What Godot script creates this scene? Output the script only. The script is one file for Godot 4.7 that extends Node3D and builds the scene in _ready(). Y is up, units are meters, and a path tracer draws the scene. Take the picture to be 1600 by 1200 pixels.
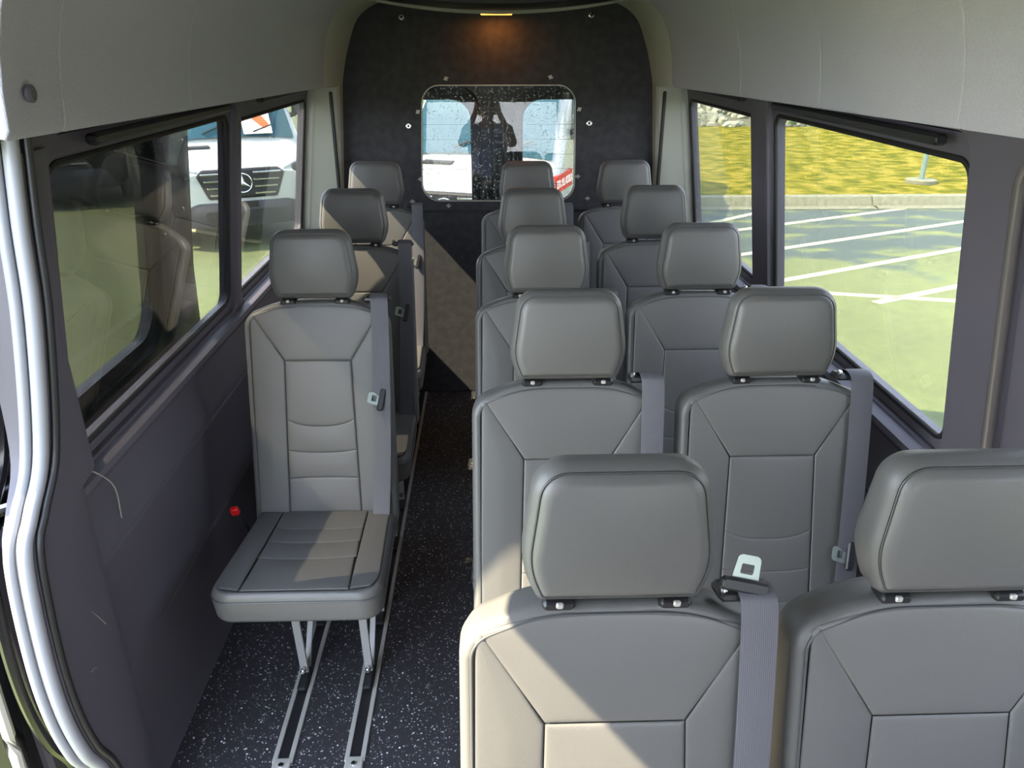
extends Node3D
# Passenger van cabin seen from behind the cab, looking to the rear bulkhead.
# x to the right of the picture, y up from the cabin floor, z towards the camera.

const CX := 0.055          # middle of the cabin
const GROUND := -0.70      # parking lot below the cabin floor
const LEAN := 0.0629       # the bulkhead leans to the rear
var M := {}
var taken := {}
var rng := RandomNumberGenerator.new()

func _ready():
	rng.seed = 7
	set_camera_and_light()
	make_materials()
	build_floor()
	build_walls()
	build_roof()
	build_bulkhead()
	build_rear()
	build_front()
	build_sliding_door()
	build_seats()
	build_outside()
	build_small_things()
	build_person()

func set_camera_and_light():
	var cam := Camera3D.new()
	cam.name = "camera"
	cam.fov = 53.1301
	cam.near = 0.02
	cam.far = 300.0
	cam.position = Vector3(0, 1.734, 0)
	cam.rotation = Vector3(-deg_to_rad(23.7495), -deg_to_rad(1.7476), 0)
	add_child(cam)
	cam.current = true
	var sun := DirectionalLight3D.new()
	sun.name = "sun"
	sun.light_color = Color(1.0, 0.94, 0.80)
	sun.light_energy = 6.5
	sun.light_angular_distance = 0.53
	sun.shadow_enabled = true
	add_child(sun)
	sun.look_at_from_position(Vector3(-1.0, 1.13, 0.24) * 20.0, Vector3.ZERO, Vector3.UP)
	var sky_look := ProceduralSkyMaterial.new()
	sky_look.sky_top_color = Color(0.65, 0.71, 0.80)
	sky_look.sky_horizon_color = Color(0.90, 0.92, 0.93)
	sky_look.sky_curve = 0.2
	sky_look.sky_energy_multiplier = 1.0
	sky_look.ground_bottom_color = Color(0.42, 0.42, 0.38)
	sky_look.ground_horizon_color = Color(0.62, 0.62, 0.58)
	sky_look.sun_angle_max = 4.0
	var sky := Sky.new()
	sky.sky_material = sky_look
	var e := Environment.new()
	e.background_mode = Environment.BG_SKY
	e.sky = sky
	e.background_energy_multiplier = 9.0
	e.tonemap_mode = Environment.TONE_MAPPER_LINEAR
	e.tonemap_exposure = 2.1
	e.sdfgi_enabled = true
	e.ssao_enabled = true
	e.ssil_enabled = true
	var w := WorldEnvironment.new()
	w.name = "environment"
	w.environment = e
	add_child(w)

# ---------------------------------------------------------------- mesh helpers

class Sh:
	var v := PackedVector3Array()
	var t := PackedInt32Array()
	func tri(a: int, b: int, c: int):
		t.append(a); t.append(b); t.append(c)
	func quad(a: int, b: int, c: int, d: int):
		tri(a, b, c); tri(a, c, d)
	func grid(rows: Array, closed := false) -> int:
		var at := v.size()
		var n: int = rows[0].size()
		for r in rows:
			v.append_array(r)
		for i in rows.size() - 1:
			for j in (n if closed else n - 1):
				var k := (j + 1) % n
				quad(at + i * n + j, at + i * n + k, at + (i + 1) * n + k, at + (i + 1) * n + j)
		return at
	func fan(at: int, n: int, turn: bool):
		var c := Vector3.ZERO
		for i in n:
			c += v[at + i]
		v.append(c / n)
		var m := v.size() - 1
		for i in n:
			var k := at + (i + 1) % n
			if turn:
				tri(m, k, at + i)
			else:
				tri(m, at + i, k)
	func loft(rows: Array):          # closed rings with both ends shut
		var n: int = rows[0].size()
		var at := grid(rows, true)
		fan(at, n, false)
		fan(at + (rows.size() - 1) * n, n, true)
	func loft_cut(rows: Array, section: PackedVector2Array):   # the same for a section that is not convex
		var n: int = rows[0].size()
		var at := grid(rows, true)
		var e := at + (rows.size() - 1) * n
		var cut := Geometry2D.triangulate_polygon(section)
		var turn := Geometry2D.is_polygon_clockwise(section)
		for i in range(0, cut.size(), 3):
			var a := cut[i]
			var b := cut[i + 1]
			var c := cut[i + 2]
			var area := (section[b] - section[a]).cross(section[c] - section[a])
			if (area < 0.0) != turn:
				b = cut[i + 2]
				c = cut[i + 1]
			tri(at + a, at + b, at + c)
			tri(e + a, e + c, e + b)
	func map(f: Callable, from := 0):
		for i in range(from, v.size()):
			v[i] = f.call(v[i])
	func xf(x: Transform3D, from := 0):
		for i in range(from, v.size()):
			v[i] = x * v[i]
	func slab(outline: PackedVector2Array, prof: Array, flat_caps := false):
		# outline in x,y; prof rows of [inset, z] or [inset, z, scale] from one face to the other
		var n := outline.size()
		var mid := Vector2.ZERO
		for p in outline:
			mid += p / n
		var nor := PackedVector2Array()
		for i in n:
			var a := outline[(i + n - 1) % n]
			var b := outline[i]
			var c := outline[(i + 1) % n]
			var e1 := (b - a).normalized()
			var e2 := (c - b).normalized()
			var m := (Vector2(e1.y, -e1.x) + Vector2(e2.y, -e2.x))
			m = m.normalized() if m.length() > 0.01 else Vector2(e1.y, -e1.x)
			nor.append(m / maxf(0.5, m.dot(Vector2(e1.y, -e1.x))))
		var rows := []
		for q in prof:
			var r := PackedVector3Array()
			var s: float = q[2] if q.size() > 2 else 1.0
			for i in n:
				var p: Vector2 = outline[i] - nor[i] * q[0]
				p = mid + (p - mid) * s
				r.append(Vector3(p.x, p.y, q[1]))
			rows.append(r)
		if not flat_caps:
			loft(rows)
			return
		var at := grid(rows, true)
		var cut := Geometry2D.triangulate_polygon(outline)
		for i in range(0, cut.size(), 3):
			tri(at + cut[i], at + cut[i + 1], at + cut[i + 2])
			var e := at + (rows.size() - 1) * n
			tri(e + cut[i], e + cut[i + 2], e + cut[i + 1])
	func box(lo: Vector3, hi: Vector3, bevel := 0.0):
		var from := v.size()
		var c := (lo + hi) / 2
		var h := (hi - lo).abs() / 2
		var b := minf(bevel, minf(h.x, minf(h.y, h.z)) * 0.95)
		if b <= 0.0:
			var o := PackedVector2Array([Vector2(-h.x, -h.y), Vector2(h.x, -h.y), Vector2(h.x, h.y), Vector2(-h.x, h.y)])
			slab(o, [[0, -h.z], [0, h.z]], true)
		else:
			var o := PackedVector2Array([Vector2(-h.x + b, -h.y), Vector2(h.x - b, -h.y), Vector2(h.x, -h.y + b), Vector2(h.x, h.y - b), Vector2(h.x - b, h.y), Vector2(-h.x + b, h.y), Vector2(-h.x, h.y - b), Vector2(-h.x, -h.y + b)])
			slab(o, [[b * 0.8, -h.z], [0, -h.z + b], [0, h.z - b], [b * 0.8, h.z]])
		xf(Transform3D(Basis(), c), from)
	func tube(path: PackedVector3Array, r: float, n := 8, r2 := -1.0, hint := Vector3.UP):
		# round or oval section swept along a path
		var rows := []
		var m := path.size()
		for i in m:
			var d := (path[mini(i + 1, m - 1)] - path[maxi(i - 1, 0)]).normalized()
			var a := hint.cross(d)
			if a.length() < 0.05:
				a = Vector3(1, 0.3, 0.2).cross(d)
			a = a.normalized()
			var b := d.cross(a).normalized()
			var row := PackedVector3Array()
			for k in n:
				var w := TAU * k / n
				row.append(path[i] + a * cos(w) * r + b * sin(w) * (r2 if r2 > 0 else r))
			rows.append(row)
		loft(rows)
	func lathe(prof: Array, n := 20):    # prof of Vector2(radius, height), about y
		var rows := []
		for p in prof:
			var row := PackedVector3Array()
			for k in n:
				var w := TAU * k / n
				row.append(Vector3(cos(w) * p.x, p.y, sin(w) * p.x))
			rows.append(row)
		loft(rows)

func to_mesh(s: Sh, hint := Vector3.ZERO, crease := 42.0) -> ArrayMesh:
	var v := s.v
	var t := s.t
	var nt := t.size() / 3
	var fn := PackedVector3Array()
	fn.resize(nt)
	var vol := 0.0
	var sum := Vector3.ZERO
	for f in nt:
		var a := v[t[f * 3]]
		var b := v[t[f * 3 + 1]]
		var c := v[t[f * 3 + 2]]
		var x := (b - a).cross(c - a)
		fn[f] = x
		vol += a.dot(b.cross(c))
		sum += x
	var flip := vol < 0.0 if hint == Vector3.ZERO else sum.dot(hint) < 0.0
	# faces round each vertex
	var head := PackedInt32Array()
	head.resize(v.size() + 1)
	for i in t.size():
		head[t[i] + 1] += 1
	for i in v.size():
		head[i + 1] += head[i]
	var fill := head.duplicate()
	var list := PackedInt32Array()
	list.resize(t.size())
	for i in t.size():
		list[fill[t[i]]] = i / 3
		fill[t[i]] += 1
	var unit := PackedVector3Array()
	unit.resize(nt)
	for f in nt:
		unit[f] = fn[f].normalized()
	var keep := cos(deg_to_rad(crease))
	var pos := PackedVector3Array()
	var nor := PackedVector3Array()
	pos.resize(t.size())
	nor.resize(t.size())
	for f in nt:
		for k in 3:
			var i := t[f * 3 + k]
			var m := Vector3.ZERO
			for q in range(head[i], head[i + 1]):
				var g := list[q]
				if unit[g].dot(unit[f]) > keep:
					m += fn[g]
			m = m.normalized() if m.length_squared() > 1e-24 else unit[f]
			var at := f * 3 + (k if flip else 2 - k)
			pos[at] = v[i]
			nor[at] = -m if flip else m
	var arr := []
	arr.resize(Mesh.ARRAY_MAX)
	arr[Mesh.ARRAY_VERTEX] = pos
	arr[Mesh.ARRAY_NORMAL] = nor
	var am := ArrayMesh.new()
	am.add_surface_from_arrays(Mesh.PRIMITIVE_TRIANGLES, arr)
	return am

func numbered(called: String) -> String:
	var k: int = taken.get(called, 0)
	taken[called] = k + 1
	return called if k == 0 else "%s_%03d" % [called, k]

func put(s, called: String, m: Material, parent: Node = null, hint := Vector3.ZERO, crease := 42.0) -> MeshInstance3D:
	var o := MeshInstance3D.new()
	o.mesh = to_mesh(s, hint, crease) if s is Sh else s
	o.material_override = m
	if parent == null:
		o.name = numbered(called)
		add_child(o)
	else:
		o.name = called
		parent.add_child(o, true)
	return o

func thing(called: String, label := "", category := "", at := Vector3.ZERO, group := "") -> Node3D:
	var o := Node3D.new()
	o.name = numbered(called)
	add_child(o)
	o.position = at
	tag(o, label, category, group)
	return o

func tag(o: Node, label := "", category := "", group := "", kind := ""):
	if label: o.set_meta("label", label)
	if category: o.set_meta("category", category)
	if group: o.set_meta("group", group)
	if kind: o.set_meta("kind", kind)

func setting(called: String, label := "", category := "") -> Node3D:
	var o := thing(called, label, category)
	o.set_meta("kind", "structure")
	return o

func rounded(pts: Array, radii: Array, seg := 6) -> PackedVector2Array:
	# polygon with rounded corners, counter-clockwise
	var out := PackedVector2Array()
	var n := pts.size()
	for i in n:
		var p: Vector2 = pts[i]
		var a: Vector2 = (pts[(i + n - 1) % n] - p).normalized()
		var b: Vector2 = (pts[(i + 1) % n] - p).normalized()
		var r: float = radii[i % radii.size()]
		if r <= 0.0:
			out.append(p)
			continue
		var half := a.angle_to(b) / 2.0
		var dist: float = absf(r / tan(half))
		var c := p + (a + b).normalized() * absf(r / sin(half))
		var s := p + a * dist - c
		var e := p + b * dist - c
		var turn := s.angle_to(e)
		for k in seg + 1:
			out.append(c + s.rotated(turn * k / seg))
	return out

func rrect(x0: float, x1: float, y0: float, y1: float, r: float, nc := 6, ns := 5) -> PackedVector2Array:
	# rounded rectangle whose points match those of any other rrect with the same nc and ns
	var out := PackedVector2Array()
	var cs := [Vector2(x0 + r, y0 + r), Vector2(x1 - r, y0 + r), Vector2(x1 - r, y1 - r), Vector2(x0 + r, y1 - r)]
	for i in 4:
		var last := Vector2.ZERO
		for k in nc + 1:
			var w := PI + i * PI / 2 + k * PI / 2 / nc
			last = cs[i] + Vector2(cos(w), sin(w)) * r
			out.append(last)
		var w2 := PI + (i + 1) * PI / 2
		var nxt: Vector2 = cs[(i + 1) % 4] + Vector2(cos(w2), sin(w2)) * r
		for k in range(1, ns):
			out.append(last.lerp(nxt, float(k) / ns))
	return out

func dense(o: PackedVector2Array, most: float) -> PackedVector2Array:
	var out := PackedVector2Array()
	for i in o.size():
		var a := o[i]
		var b := o[(i + 1) % o.size()]
		var k := maxi(1, ceili(a.distance_to(b) / most))
		for j in k:
			out.append(a.lerp(b, float(j) / k))
	return out

func inset(o: PackedVector2Array, by: float) -> PackedVector2Array:
	var out := PackedVector2Array()
	var n := o.size()
	for i in n:
		var e := (o[(i + 1) % n] - o[(i + n - 1) % n]).normalized()
		out.append(o[i] - Vector2(e.y, -e.x) * by)
	return out

func smooth_path(pts: Array, per := 6) -> PackedVector3Array:
	var out := PackedVector3Array()
	var n := pts.size()
	for i in n - 1:
		for k in per:
			out.append(pts[i].cubic_interpolate(pts[i + 1], pts[maxi(i - 1, 0)], pts[mini(i + 2, n - 1)], float(k) / per))
	out.append(pts[n - 1])
	return out

# ---------------------------------------------------------------- materials

func plain(color: Color, rough: float, metal := 0.0, spec := 0.5) -> StandardMaterial3D:
	var m := StandardMaterial3D.new()
	m.albedo_color = color
	m.roughness = rough
	m.metallic = metal
	m.metallic_specular = spec
	return m

func noise_tex(freq: float, size := 512, octaves := 4, kind := FastNoiseLite.TYPE_SIMPLEX_SMOOTH, ramp: Gradient = null) -> NoiseTexture2D:
	var n := FastNoiseLite.new()
	n.noise_type = kind
	n.frequency = freq
	n.fractal_octaves = octaves
	n.seed = 3
	var t := NoiseTexture2D.new()
	t.width = size
	t.height = size
	t.seamless = true
	t.noise = n
	if ramp:
		t.color_ramp = ramp
	return t

func ramp_of(stops: Array) -> Gradient:
	var g := Gradient.new()
	var o := PackedFloat32Array()
	var c := PackedColorArray()
	for s in stops:
		o.append(s[0])
		c.append(s[1])
	g.offsets = o
	g.colors = c
	return g

func grain(m: StandardMaterial3D, tex: Texture2D, depth_cm: float, scale: float) -> StandardMaterial3D:
	m.heightmap_enabled = true
	m.heightmap_texture = tex
	m.heightmap_scale = depth_cm
	m.uv1_triplanar = true
	m.uv1_scale = Vector3.ONE * scale
	return m

func glass(alpha: float, color := Color(0.05, 0.07, 0.06), spec := 0.5) -> StandardMaterial3D:
	var m := plain(Color(color.r, color.g, color.b, alpha), 0.01, 0.0, spec)
	m.transparency = BaseMaterial3D.TRANSPARENCY_ALPHA
	return m

func make_materials():
	var leather := noise_tex(0.09, 512, 3, FastNoiseLite.TYPE_CELLULAR)
	var fine := noise_tex(0.2, 512, 3)
	var weave := Image.create(256, 256, false, Image.FORMAT_L8)
	for y in 256:
		for x in 256:
			var k := 0.5 + 0.25 * sin(x * TAU / 8.0) + 0.25 * sin(y * TAU / 8.0 + (PI if (x / 8) % 2 == 0 else 0.0))
			weave.set_pixel(x, y, Color(k, k, k))
	var weave_tex := ImageTexture.create_from_image(weave)
	M.vinyl = grain(plain(Color(0.352, 0.346, 0.342), 0.42), leather, 0.022, 9.0)
	M.vinyl_side = grain(plain(Color(0.332, 0.328, 0.325), 0.45), leather, 0.022, 9.0)
	M.piping = plain(Color(0.27, 0.27, 0.275), 0.4)
	M.plastic = grain(plain(Color(0.33, 0.315, 0.35), 0.5), fine, 0.02, 6.0)
	M.plastic_dark = plain(Color(0.12, 0.12, 0.13), 0.42)
	M.plastic_light = grain(plain(Color(0.60, 0.60, 0.56), 0.5), fine, 0.02, 6.0)
	M.plastic_gloss = plain(Color(0.33, 0.31, 0.31), 0.28)
	M.black = plain(Color(0.07, 0.07, 0.075), 0.5)
	M.rubber = plain(Color(0.09, 0.09, 0.095), 0.6)
	M.chrome = plain(Color(0.82, 0.83, 0.84), 0.18, 1.0)
	M.tongue = plain(Color(0.58, 0.62, 0.60), 0.35, 0.7)
	M.alu = plain(Color(0.72, 0.71, 0.69), 0.4, 0.35)
	M.steel = plain(Color(0.58, 0.58, 0.58), 0.45, 0.25)
	M.seal = plain(Color(0.56, 0.565, 0.59), 0.38)
	M.red = plain(Color(0.75, 0.06, 0.08), 0.4)
	var fabric := grain(plain(Color(0.72, 0.715, 0.755), 0.95, 0.0, 0.2), weave_tex, 0.05, 12.0)
	var mottle := noise_tex(0.03, 512, 5, FastNoiseLite.TYPE_SIMPLEX_SMOOTH, ramp_of([[0.0, Color(0.90, 0.90, 0.90)], [1.0, Color(1, 1, 1)]]))
	fabric.albedo_texture = mottle
	fabric.rim_enabled = true
	fabric.rim = 0.2
	M.fabric = fabric
	var felt := grain(plain(Color(0.29, 0.29, 0.305), 1.0, 0.0, 0.15), noise_tex(0.3, 512, 2), 0.12, 2.5)
	felt.albedo_texture = noise_tex(0.012, 512, 5, FastNoiseLite.TYPE_SIMPLEX_SMOOTH, ramp_of([[0.25, Color(0.91, 0.91, 0.91)], [0.75, Color(1, 1, 1)]]))
	M.felt = felt
	var webbing := Image.create(64, 64, false, Image.FORMAT_L8)
	for y in 64:
		for x in 64:
			var k := 0.5 + 0.3 * sin((x + (y / 4 % 2) * 4) * TAU / 8.0) * sin(y * TAU / 8.0)
			webbing.set_pixel(x, y, Color(k, k, k))
	M.belt = grain(plain(Color(0.33, 0.325, 0.35), 0.62), ImageTexture.create_from_image(webbing), 0.06, 45.0)
	M.window = glass(0.38)
	M.door_window = glass(0.52)
	M.clear = glass(0.05)
	M.plexi = glass(0.03, Color(0.4, 0.45, 0.45), 0.33)
	M.rear_window = glass(0.46)
	# scratches and dust on the old plastic window
	var sc := Image.create(384, 384, false, Image.FORMAT_RGBA8)
	sc.fill(Color(1, 1, 1, 0))
	var r := RandomNumberGenerator.new()
	r.seed = 21
	for k in 3200:
		var x := r.randf_range(0, 383)
		var y := r.randf_range(0, 383)
		var w := r.randf_range(0, TAU)
		var c := Color(0.85, 0.92, 0.92, r.randf_range(0.2, 0.8))
		for i in (r.randi_range(1, 3) if r.randf() < 0.95 else r.randi_range(4, 10)):
			sc.set_pixel(posmod(int(x + cos(w) * i), 384), posmod(int(y + sin(w) * i), 384), c)
	M.scratched = plain(Color(1, 1, 1), 0.8)
	M.scratched.albedo_texture = ImageTexture.create_from_image(sc)
	M.scratched.transparency = BaseMaterial3D.TRANSPARENCY_ALPHA
	M.scratched.uv1_triplanar = true
	M.scratched.uv1_scale = Vector3.ONE * 1.3
	M.floor_mat = floor_look()
	M.asphalt = asphalt_look()
	M.concrete = plain(Color(0.46, 0.465, 0.38), 0.9)
	M.concrete.albedo_texture = noise_tex(0.05, 256, 5, FastNoiseLite.TYPE_SIMPLEX_SMOOTH, ramp_of([[0.1, Color(0.8, 0.8, 0.78)], [0.9, Color(1, 1, 1)]]))
	M.concrete.uv1_triplanar = true
	M.concrete.uv1_scale = Vector3.ONE * 0.8
	M.paint_line = plain(Color(0.64, 0.63, 0.50), 0.8)
	var grass := plain(Color(1, 1, 1), 0.95, 0.0, 0.2)
	grass.albedo_texture = noise_tex(0.02, 1024, 6, FastNoiseLite.TYPE_SIMPLEX_SMOOTH, ramp_of([[0.15, Color(0.25, 0.275, 0.05)], [0.42, Color(0.345, 0.345, 0.065)], [0.6, Color(0.43, 0.40, 0.12)], [0.85, Color(0.49, 0.445, 0.20)]]))
	grass.uv1_triplanar = true
	grass.uv1_world_triplanar = true
	grass.uv1_scale = Vector3(0.10, 0.2, 0.14)
	grass.heightmap_enabled = true
	grass.heightmap_texture = noise_tex(0.15, 512, 4)
	grass.heightmap_scale = 5.0
	M.grass = grass
	M.paint_white = plain(Color(0.66, 0.68, 0.65), 0.22)
	M.paint_dark = plain(Color(0.06, 0.065, 0.075), 0.2)
	M.windshield = plain(Color(0.17, 0.29, 0.33), 0.08, 0.0, 0.22)
	M.lamp_glass = plain(Color(0.75, 0.78, 0.80), 0.12, 0.4)
	M.tyre = plain(Color(0.08, 0.08, 0.08), 0.85)
	M.bumper = plain(Color(0.17, 0.17, 0.175), 0.6)
	M.banner = plain(Color(0.72, 0.14, 0.10), 0.4)
	M.pole = plain(Color(0.42, 0.50, 0.46), 0.5, 0.3)

func floor_look() -> StandardMaterial3D:
	var im := Image.create(1024, 1024, false, Image.FORMAT_RGB8)
	im.fill(Color(0.175, 0.172, 0.185))
	var r := RandomNumberGenerator.new()
	r.seed = 11
	for k in 26000:
		var b := r.randf_range(0.35, 0.95)
		var x := r.randi_range(0, 1023)
		var y := r.randi_range(0, 1023)
		var sz := 1 if r.randf() < 0.55 else (2 if r.randf() < 0.85 else 3)
		for i in sz:
			for j in sz:
				im.set_pixel((x + i) % 1024, (y + (j + i / 2) % 3) % 1024, Color(b, b, b * 1.02))
	var m := plain(Color(1, 1, 1), 0.55)
	m.albedo_texture = ImageTexture.create_from_image(im)
	m.uv1_triplanar = true
	m.uv1_world_triplanar = true
	m.uv1_scale = Vector3.ONE * 0.62
	return m

func asphalt_look() -> StandardMaterial3D:
	# sealed dark bays beside a paler, dusty lane, in the lot's own layout (world x, z)
	var n := FastNoiseLite.new()
	n.frequency = 0.02
	n.fractal_octaves = 5
	n.seed = 5
	var im := Image.create(768, 768, false, Image.FORMAT_RGB8)
	var r := RandomNumberGenerator.new()
	r.seed = 4
	for j in 768:
		for i in 768:
			var x := i / 768.0 * 48.0 - 24.0
			var z := j / 768.0 * 48.0 - 34.0
			var q := n.get_noise_2d(i, j)
			var edge := -8.9 - 0.10 * (x - 4.0) + q * 2.2
			var k := clampf((edge - z) / 0.5, 0.0, 1.0) * clampf((n.get_noise_2d(i * 2.3 + 400, j * 6.0) + 0.42) * 4.0, 0.0, 1.0)
			if x < 0.5:
				k *= 0.15
			var c := Color(0.345, 0.378, 0.215).lerp(Color(0.21, 0.258, 0.23), k)
			var f := 1.0 + q * 0.10 + r.randf_range(-0.06, 0.06)
			im.set_pixel(i, j, Color(c.r * f, c.g * f, c.b * f))
	var m := plain(Color(1, 1, 1), 0.85)
	m.albedo_texture = ImageTexture.create_from_image(im)
	return m

# ---------------------------------------------------------------- cabin shell

func trim_half(y: float) -> float:
	return glass_half(maxf(y, 0.86)) - 0.036

func glass_half(y: float) -> float:
	return 0.985 - 0.138 * (y - 0.92)

func wall_point(sg: float, z: float, y: float, depth: float) -> Vector3:
	return Vector3(CX + sg * (trim_half(y) + depth), y, z)

func build_floor():
	var f := setting("floor", "black speckled rubber floor of the van cabin")
	var s := Sh.new()
	s.box(Vector3(CX - 0.93, -0.06, -4.38), Vector3(CX + 0.93, 0.0, 2.15))
	put(s, "floor_covering", M.floor_mat, f)
	# two seat tracks let into the floor under the single seats
	for x in [-0.562, -0.372]:
		var t := thing("seat_track", "aluminium seat track in the floor, the one %s the aisle" % ("farther from" if x < -0.5 else "next to"), "seat track", Vector3(x, 0, 0), "seat tracks")
		var zf := -1.47
		var zb := -3.84
		for sd in [-1, 1]:
			var e := Sh.new()
			e.box(Vector3(sd * 0.021 - 0.0065, -0.002, zb), Vector3(sd * 0.021 + 0.0065, 0.006, zf), 0.0015)
			put(e, "edge_rail", M.alu, t)
		var c := Sh.new()
		c.box(Vector3(-0.015, -0.002, zb), Vector3(0.015, 0.0025, zf - 0.02))
		put(c, "channel_insert", M.plastic_dark, t)
		var cap := Sh.new()
		cap.box(Vector3(-0.024, 0.0, zf - 0.012), Vector3(0.024, 0.0075, zf + 0.035), 0.003)
		put(cap, "end_cap", M.alu, t)
		var b := Sh.new()
		b.lathe([Vector2(0.007, 0.007), Vector2(0.007, 0.011), Vector2(0.004, 0.012)], 10)
		b.xf(Transform3D(Basis(), Vector3(0, 0, zf + 0.012)))
		put(b, "screw", M.chrome, t)

func surround(sg: float, cell: Array, recess: Array, pane: Array, parent: Node, called := "window_surround"):
	# cell, recess and pane are [z0, z1, y0, y1] with z0 < z1
	var rows := []
	var outer := rrect(cell[0], cell[1], cell[2], cell[3], 0.002)
	var rec := rrect(recess[0], recess[1], recess[2], recess[3], 0.055)
	var rec2 := rrect(recess[0] + 0.006, recess[1] - 0.006, recess[2] + 0.004, recess[3] - 0.006, 0.05)
	var gl := rrect(pane[0] - 0.012, pane[1] + 0.012, pane[2] - 0.012, pane[3] + 0.012, 0.052)
	var gl2 := rrect(pane[0], pane[1], pane[2], pane[3], 0.042)
	for q in [[outer, 0.06], [outer, 0.0], [rec, 0.0], [rec2, 0.004], [rec2, 0.020], [gl, 0.024], [gl2, 0.03], [gl2, 0.06], [outer, 0.06]]:
		var row := PackedVector3Array()
		for p in q[0]:
			row.append(wall_point(sg, p.x, p.y, q[1]))
		rows.append(row)
	var s := Sh.new()
	s.grid(rows, true)
	put(s, called, M.plastic, parent)

func window(n: int, sg: float, pane: Array, label: String, m: Material):
	var w := setting("window_%d" % n, label)
	var s := Sh.new()
	var rows := []
	for q in [[0.004, 0.0], [0.0, 0.002], [0.0, 0.004], [0.004, 0.006]]:
		var row := PackedVector3Array()
		for p in rrect(pane[0] - 0.004 + q[0], pane[1] + 0.004 - q[0], pane[2] - 0.004 + q[0], pane[3] + 0.004 - q[0], 0.042):
			row.append(Vector3(CX + sg * (trim_half(p.y) + 0.034 + q[1]), p.y, p.x))
		rows.append(row)
	s.loft(rows)
	put(s, "pane", m, w)
	var ring := PackedVector3Array()
	for p in rrect(pane[0], pane[1], pane[2], pane[3], 0.042):
		ring.append(wall_point(sg, p.x, p.y, 0.029))
	ring.append(ring[0])
	ring.append(ring[1])
	var g := Sh.new()
	g.tube(ring, 0.0075, 8, -1.0, Vector3(sg, 0.1, 0))
	put(g, "rubber_gasket", M.rubber, w)

func run_along(profile: Array, zs: Array, sg: float, lift := 0.0) -> Sh:
	# closed section of (half width, height) swept from front to rear, ends shut
	var s := Sh.new()
	var rows := []
	for z in zs:
		var row := PackedVector3Array()
		for p in profile:
			var up: float = lift * (z + 3.6) / 2.35 * clampf((1.78 - p.y) / 0.2, 0.0, 1.0)
			row.append(Vector3(CX + sg * p.x, p.y + up, z))
		rows.append(row)
	s.loft_cut(rows, PackedVector2Array(profile))
	return s

const W1 := [-2.64, -1.52, 0.905, 1.527]
const W2L := [-3.80, -2.688, 0.905, 1.505]
const W2 := [-3.80, -2.84, 0.905, 1.505]
const W0 := [-1.20, -0.18, 0.905, 1.51]
const WC := [0.42, 1.40, 0.905, 1.51]

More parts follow.
